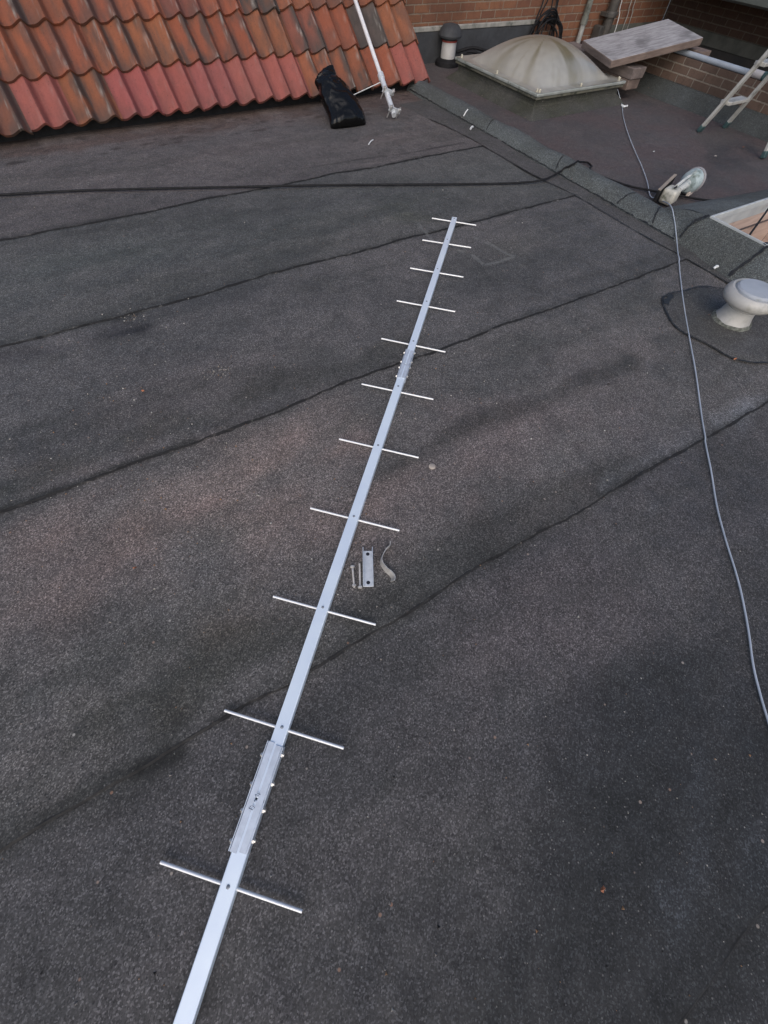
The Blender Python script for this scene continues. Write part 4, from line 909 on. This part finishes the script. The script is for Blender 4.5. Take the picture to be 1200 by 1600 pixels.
# ------------------------------------------------------------------ loose clamp parts beside the aerial
ca_, cb_ = G(575.5, 917, .003), G(574.5, 857, .003); d = (cb_-ca_).normalized(); x = d.cross(dn).normalized(); L = (cb_-ca_).length
ch = thing('channel_bracket', 'short galvanised U channel bracket with two holes lying beside the aerial', 'bracket', ca_)
mb = MB(); w = .029; mb.beam(ca_+dn*.001, cb_-d*.010+dn*.001, w, .0028)
for s_ in (-1, 1): mb.beam(ca_+x*s_*(w/2+.0014)+dn*.0065, cb_+x*s_*(w/2+.0014)+dn*.0065, .0026, .0145)
mb.build('channel', M['galv'], ch, .0006)
for f_ in (.10, .84):
    c = ca_.lerp(cb_, f_)+dn*.0026; mb = MB(); vs = []
    mb.lathe([(.0062, 0), (.0058, .0005)], c, 18); mb.build('bolt_hole', M['hole'], ch)
def bolt(name, p0, p1, lab, headfirst=True):
    a, b = G(*p0, .007), G(*p1, .0055); d = (b-a).normalized(); t_ = thing(name, lab, 'bolt', a, 'loose bolts beside the bracket')
    mb = MB(); mb.lathe([(.0072, 0), (.0078, .001), (.0078, .006), (.0072, .0066)], a, 6, d, False); mb.build('head', M['bolt'], t_)
    mb = MB(); pts_ = []; rs = []; L = (b-a).length; n = 40
    for i in range(n+1): pts_.append(a+d*(.006+(L-.006)*i/n)); rs.append(.0036 if i < 8 else (.0039 if i % 2 else .0031))
    mb.tube(pts_, rs, 10); mb.build('threaded_shank', M['bolt'], t_); return t_, d, b
t_, d, b = bolt('hex_bolt', (550.5, 884), (553.5, 918), 'shorter loose bolt nearest the aerial, with its head pointing away and a nut')
mb = MB(); mb.lathe([(.0068, -.004), (.0068, .002)], b-d*.006, 6, d, False); mb.build('nut', M['bolt'], t_)
bolt('hex_bolt', (562.8, 919), (561.8, 880.5), 'longer loose bolt touching the U channel bracket, with its head toward the camera')
# strap bent into a half clamp, lying on its edge
sp2 = [(609.5, 847), (609, 853), (603.5, 858), (598, 867), (595.5, 875), (597.5, 882), (603.5, 890), (610.5, 896), (614.5, 902), (613.5, 908)]
SP = smooth_path([G(x, y, .012) for x, y in sp2], 6); mb = MB(); vs = []; fs = []; hh_ = .0105
for i, p in enumerate(SP):
    t_ = (SP[min(i+1, len(SP)-1)]-SP[max(i-1, 0)]).normalized(); n_ = Vector((-t_.y, t_.x, 0)).normalized()*.0013; f_ = i/(len(SP)-1); tw = n_.normalized()*(.006*f_)
    vs += [p+n_+tw+dn*(hh_), p-n_+tw+dn*(hh_), p-n_-tw-dn*hh_, p+n_-tw-dn*hh_]
for i in range(len(SP)-1):
    for k in range(4): k2 = (k+1) % 4; fs.append((i*4+k, i*4+k2, i*4+4+k2, i*4+4+k))
fs += [(0, 1, 2, 3), tuple((len(SP)-1)*4+k for k in (3, 2, 1, 0))]
mb.add(vs, fs, True); o = mb.build('clamp_strap', M['rusty_steel']); tag(o, 'bent steel clamp strap lying on its edge beside the U channel bracket', 'clamp')

# ------------------------------------------------------------------ small litter
p = G(675, 730); mb = MB(); mb.lathe([(.0135, 0), (.0135, .003), (.011, .0045)], (p.x, p.y, roof_z(p.x, p.y)+.001), 20); o = mb.build('round_disc', M['cream_disc']); tag(o, 'small round cream disc lying on the felt right of the aerial', 'disc')
def bits(name, x0, y0, x1, y1, r, lab, cat, mat):
    a, b = lay([(x0, y0), (x1, y1)], r); mb = MB(); mb.tube([a, a.lerp(b, .5)+Vector((0, 0, r*.8)), b], r*.75, 7); o = mb.build(name, mat); tag(o, lab, cat)
bits('cable_tie', 576, 226, 583, 219, .006, 'white cable tie offcut on the felt below the white pole', 'cable tie', M['white_plastic'])
bits('cable_tie', 724, 183, 731, 172, .006, 'white cable tie offcut lying across the top of the kerb', 'cable tie', M['white_plastic'])
bits('plastic_scrap', 735, 202, 739, 199, .010, 'white plastic scrap at the foot of the kerb', 'scrap', M['white_plastic'])
bits('plastic_scrap', 1115, 420, 1120, 418, .010, 'white plastic scrap on the felt slope between the vent and the kerb', 'scrap', M['white_plastic'])
def leaf(x, y, s, lab, mat, cat='leaf', name='dead_leaf'):
    p = lay([(x, y)], .003)[0]; mb = MB(); vs = []; r_ = random.Random(int(x)); n = 9; a0 = r_.uniform(0, 6)
    for k in range(n):
        a_ = 2*PI*k/n+a0; rr = s*r_.uniform(.55, 1.1)*(1 if k % 2 else .75); vs.append(p+Vector((math.cos(a_)*rr, math.sin(a_)*rr*.6, r_.uniform(0, .006))))
    vs.append(p+Vector((0, 0, .006))); mb.add(vs, [(k, (k+1) % n, n) for k in range(n)], True); o = mb.build(name, mat); tag(o, lab, cat)
leaf(940, 1388, .010, 'tiny orange leaf scrap on the dark felt near the bottom right', M['leaf'])
leaf(1161, 231, .018, 'orange leaf on the rear roof beside the stepladder foot', M['leaf'])
leaf(224, 612, .012, 'reddish leaf scrap on the felt at the left', M['leaf'])
leaf(1147, 562, .014, 'brown leaf scrap on the edge of the felt patch round the vent', M['leaf'])
leaf(212, 888, .009, 'red brown leaf scrap on the felt left of the aerial', M['leaf'])
leaf(950, 602, .013, 'dark curled leaf on the felt left of the grey cable', simple('dark_leaf', (.05, .035, .03), (.03, .025, .02), .8), name='dead_leaf')
leaf(1117, 245, .020, 'pale crumpled scrap on the rear roof in front of the stepladder', M['pebble'], 'scrap', 'paper_scrap')
leaf(1021, 238, .016, 'small grey scrap on the rear roof right of the grey cable', M['dirty_white'], 'scrap', 'paper_scrap')
gr = MB()
tones = [(.42, .39, .34), (.50, .48, .44), (.30, .27, .24), (.34, .20, .11), (.03, .027, .025)]
for k in range(1500):
    x, y = random.uniform(-60, 1200), random.uniform(230, 1580)
    if k < 700: x, y = random.gauss(270, 170), random.gauss(730, 110)
    elif k < 850: x, y = random.gauss(760, 150), random.gauss(640, 60)
    elif k < 930: x, y = random.gauss(340, 14), random.gauss(578, 6)
    elif k < 1000: x, y = random.gauss(205, 12), random.gauss(495, 6)
    p = G(x, y)
    if p.x > 2.7 or p.y > 4.6 or p.x < -3 or p.y < -1.7: continue
    s = random.uniform(.0010, .0028)*random.choice((1, 1, 1, 1, 1.7)); c = Vector((p.x, p.y, roof_z(p.x, p.y)+s*.4)); a0 = random.uniform(0, 6)
    vs = [c+Vector((math.cos(a0+i*2.1)*s*random.uniform(.7, 1.2), math.sin(a0+i*2.1)*s*random.uniform(.7, 1.2), -s*.3)) for i in range(3)]+[c+Vector((0, 0, s*.7))]
    gr.add(vs, [(0, 1, 3), (1, 2, 3), (2, 0, 3), (2, 1, 0)], False, random.choice(tones))
tg = NT('stone_chips'); gm = tg.set(tg.mix(1.0, tg.attr(), tg.mix(tg.noise(tg.coord(), 200, 2), (.8, .8, .8), (1.2, 1.2, 1.2)), 'MULTIPLY'), .8, 0, .3)
o = gr.build('grit', gm, attr=True); o['kind'] = 'stuff'; o['label'] = 'scattered pale grit and stone chips on the felt'; o['category'] = 'grit'

# ------------------------------------------------------------------ light
SUN_EL, SUN_AZ = 42, 215                              # azimuth of the light, degrees from +y clockwise
w = bpy.data.worlds.new('World'); scene.world = w; w.use_nodes = True; nt = w.node_tree
sky = nt.nodes.new('ShaderNodeTexSky'); sky.sky_type = 'NISHITA'; sky.sun_disc = False; sky.sun_elevation = rad(SUN_EL); sky.sun_rotation = rad(SUN_AZ)
sky.air_density = 1.0; sky.dust_density = 3.0; sky.ozone_density = 1.0
bg = nt.nodes['Background']; nt.links.new(sky.outputs[0], bg.inputs[0]); bg.inputs[1].default_value = .125
sl_ = bpy.data.lights.new('sun', 'SUN'); sl_.energy = .62; sl_.angle = rad(80); sl_.color = (1, .95, .90)
so = bpy.data.objects.new('sun', sl_); COL.objects.link(so)
sv = Vector((math.sin(rad(SUN_AZ))*math.cos(rad(SUN_EL)), math.cos(rad(SUN_AZ))*math.cos(rad(SUN_EL)), math.sin(rad(SUN_EL))))
so.rotation_euler = (-sv).to_track_quat('-Z', 'Y').to_euler()
vs_ = scene.view_settings; vs_.view_transform = 'Standard'; vs_.look = 'None'; vs_.exposure = 0.30; vs_.gamma = 1; vs_.use_curve_mapping = False
scene.render.engine = 'CYCLES'; scene.cycles.use_denoising = True; scene.cycles.max_bounces = 6
scene.render.filter_size = 1.6
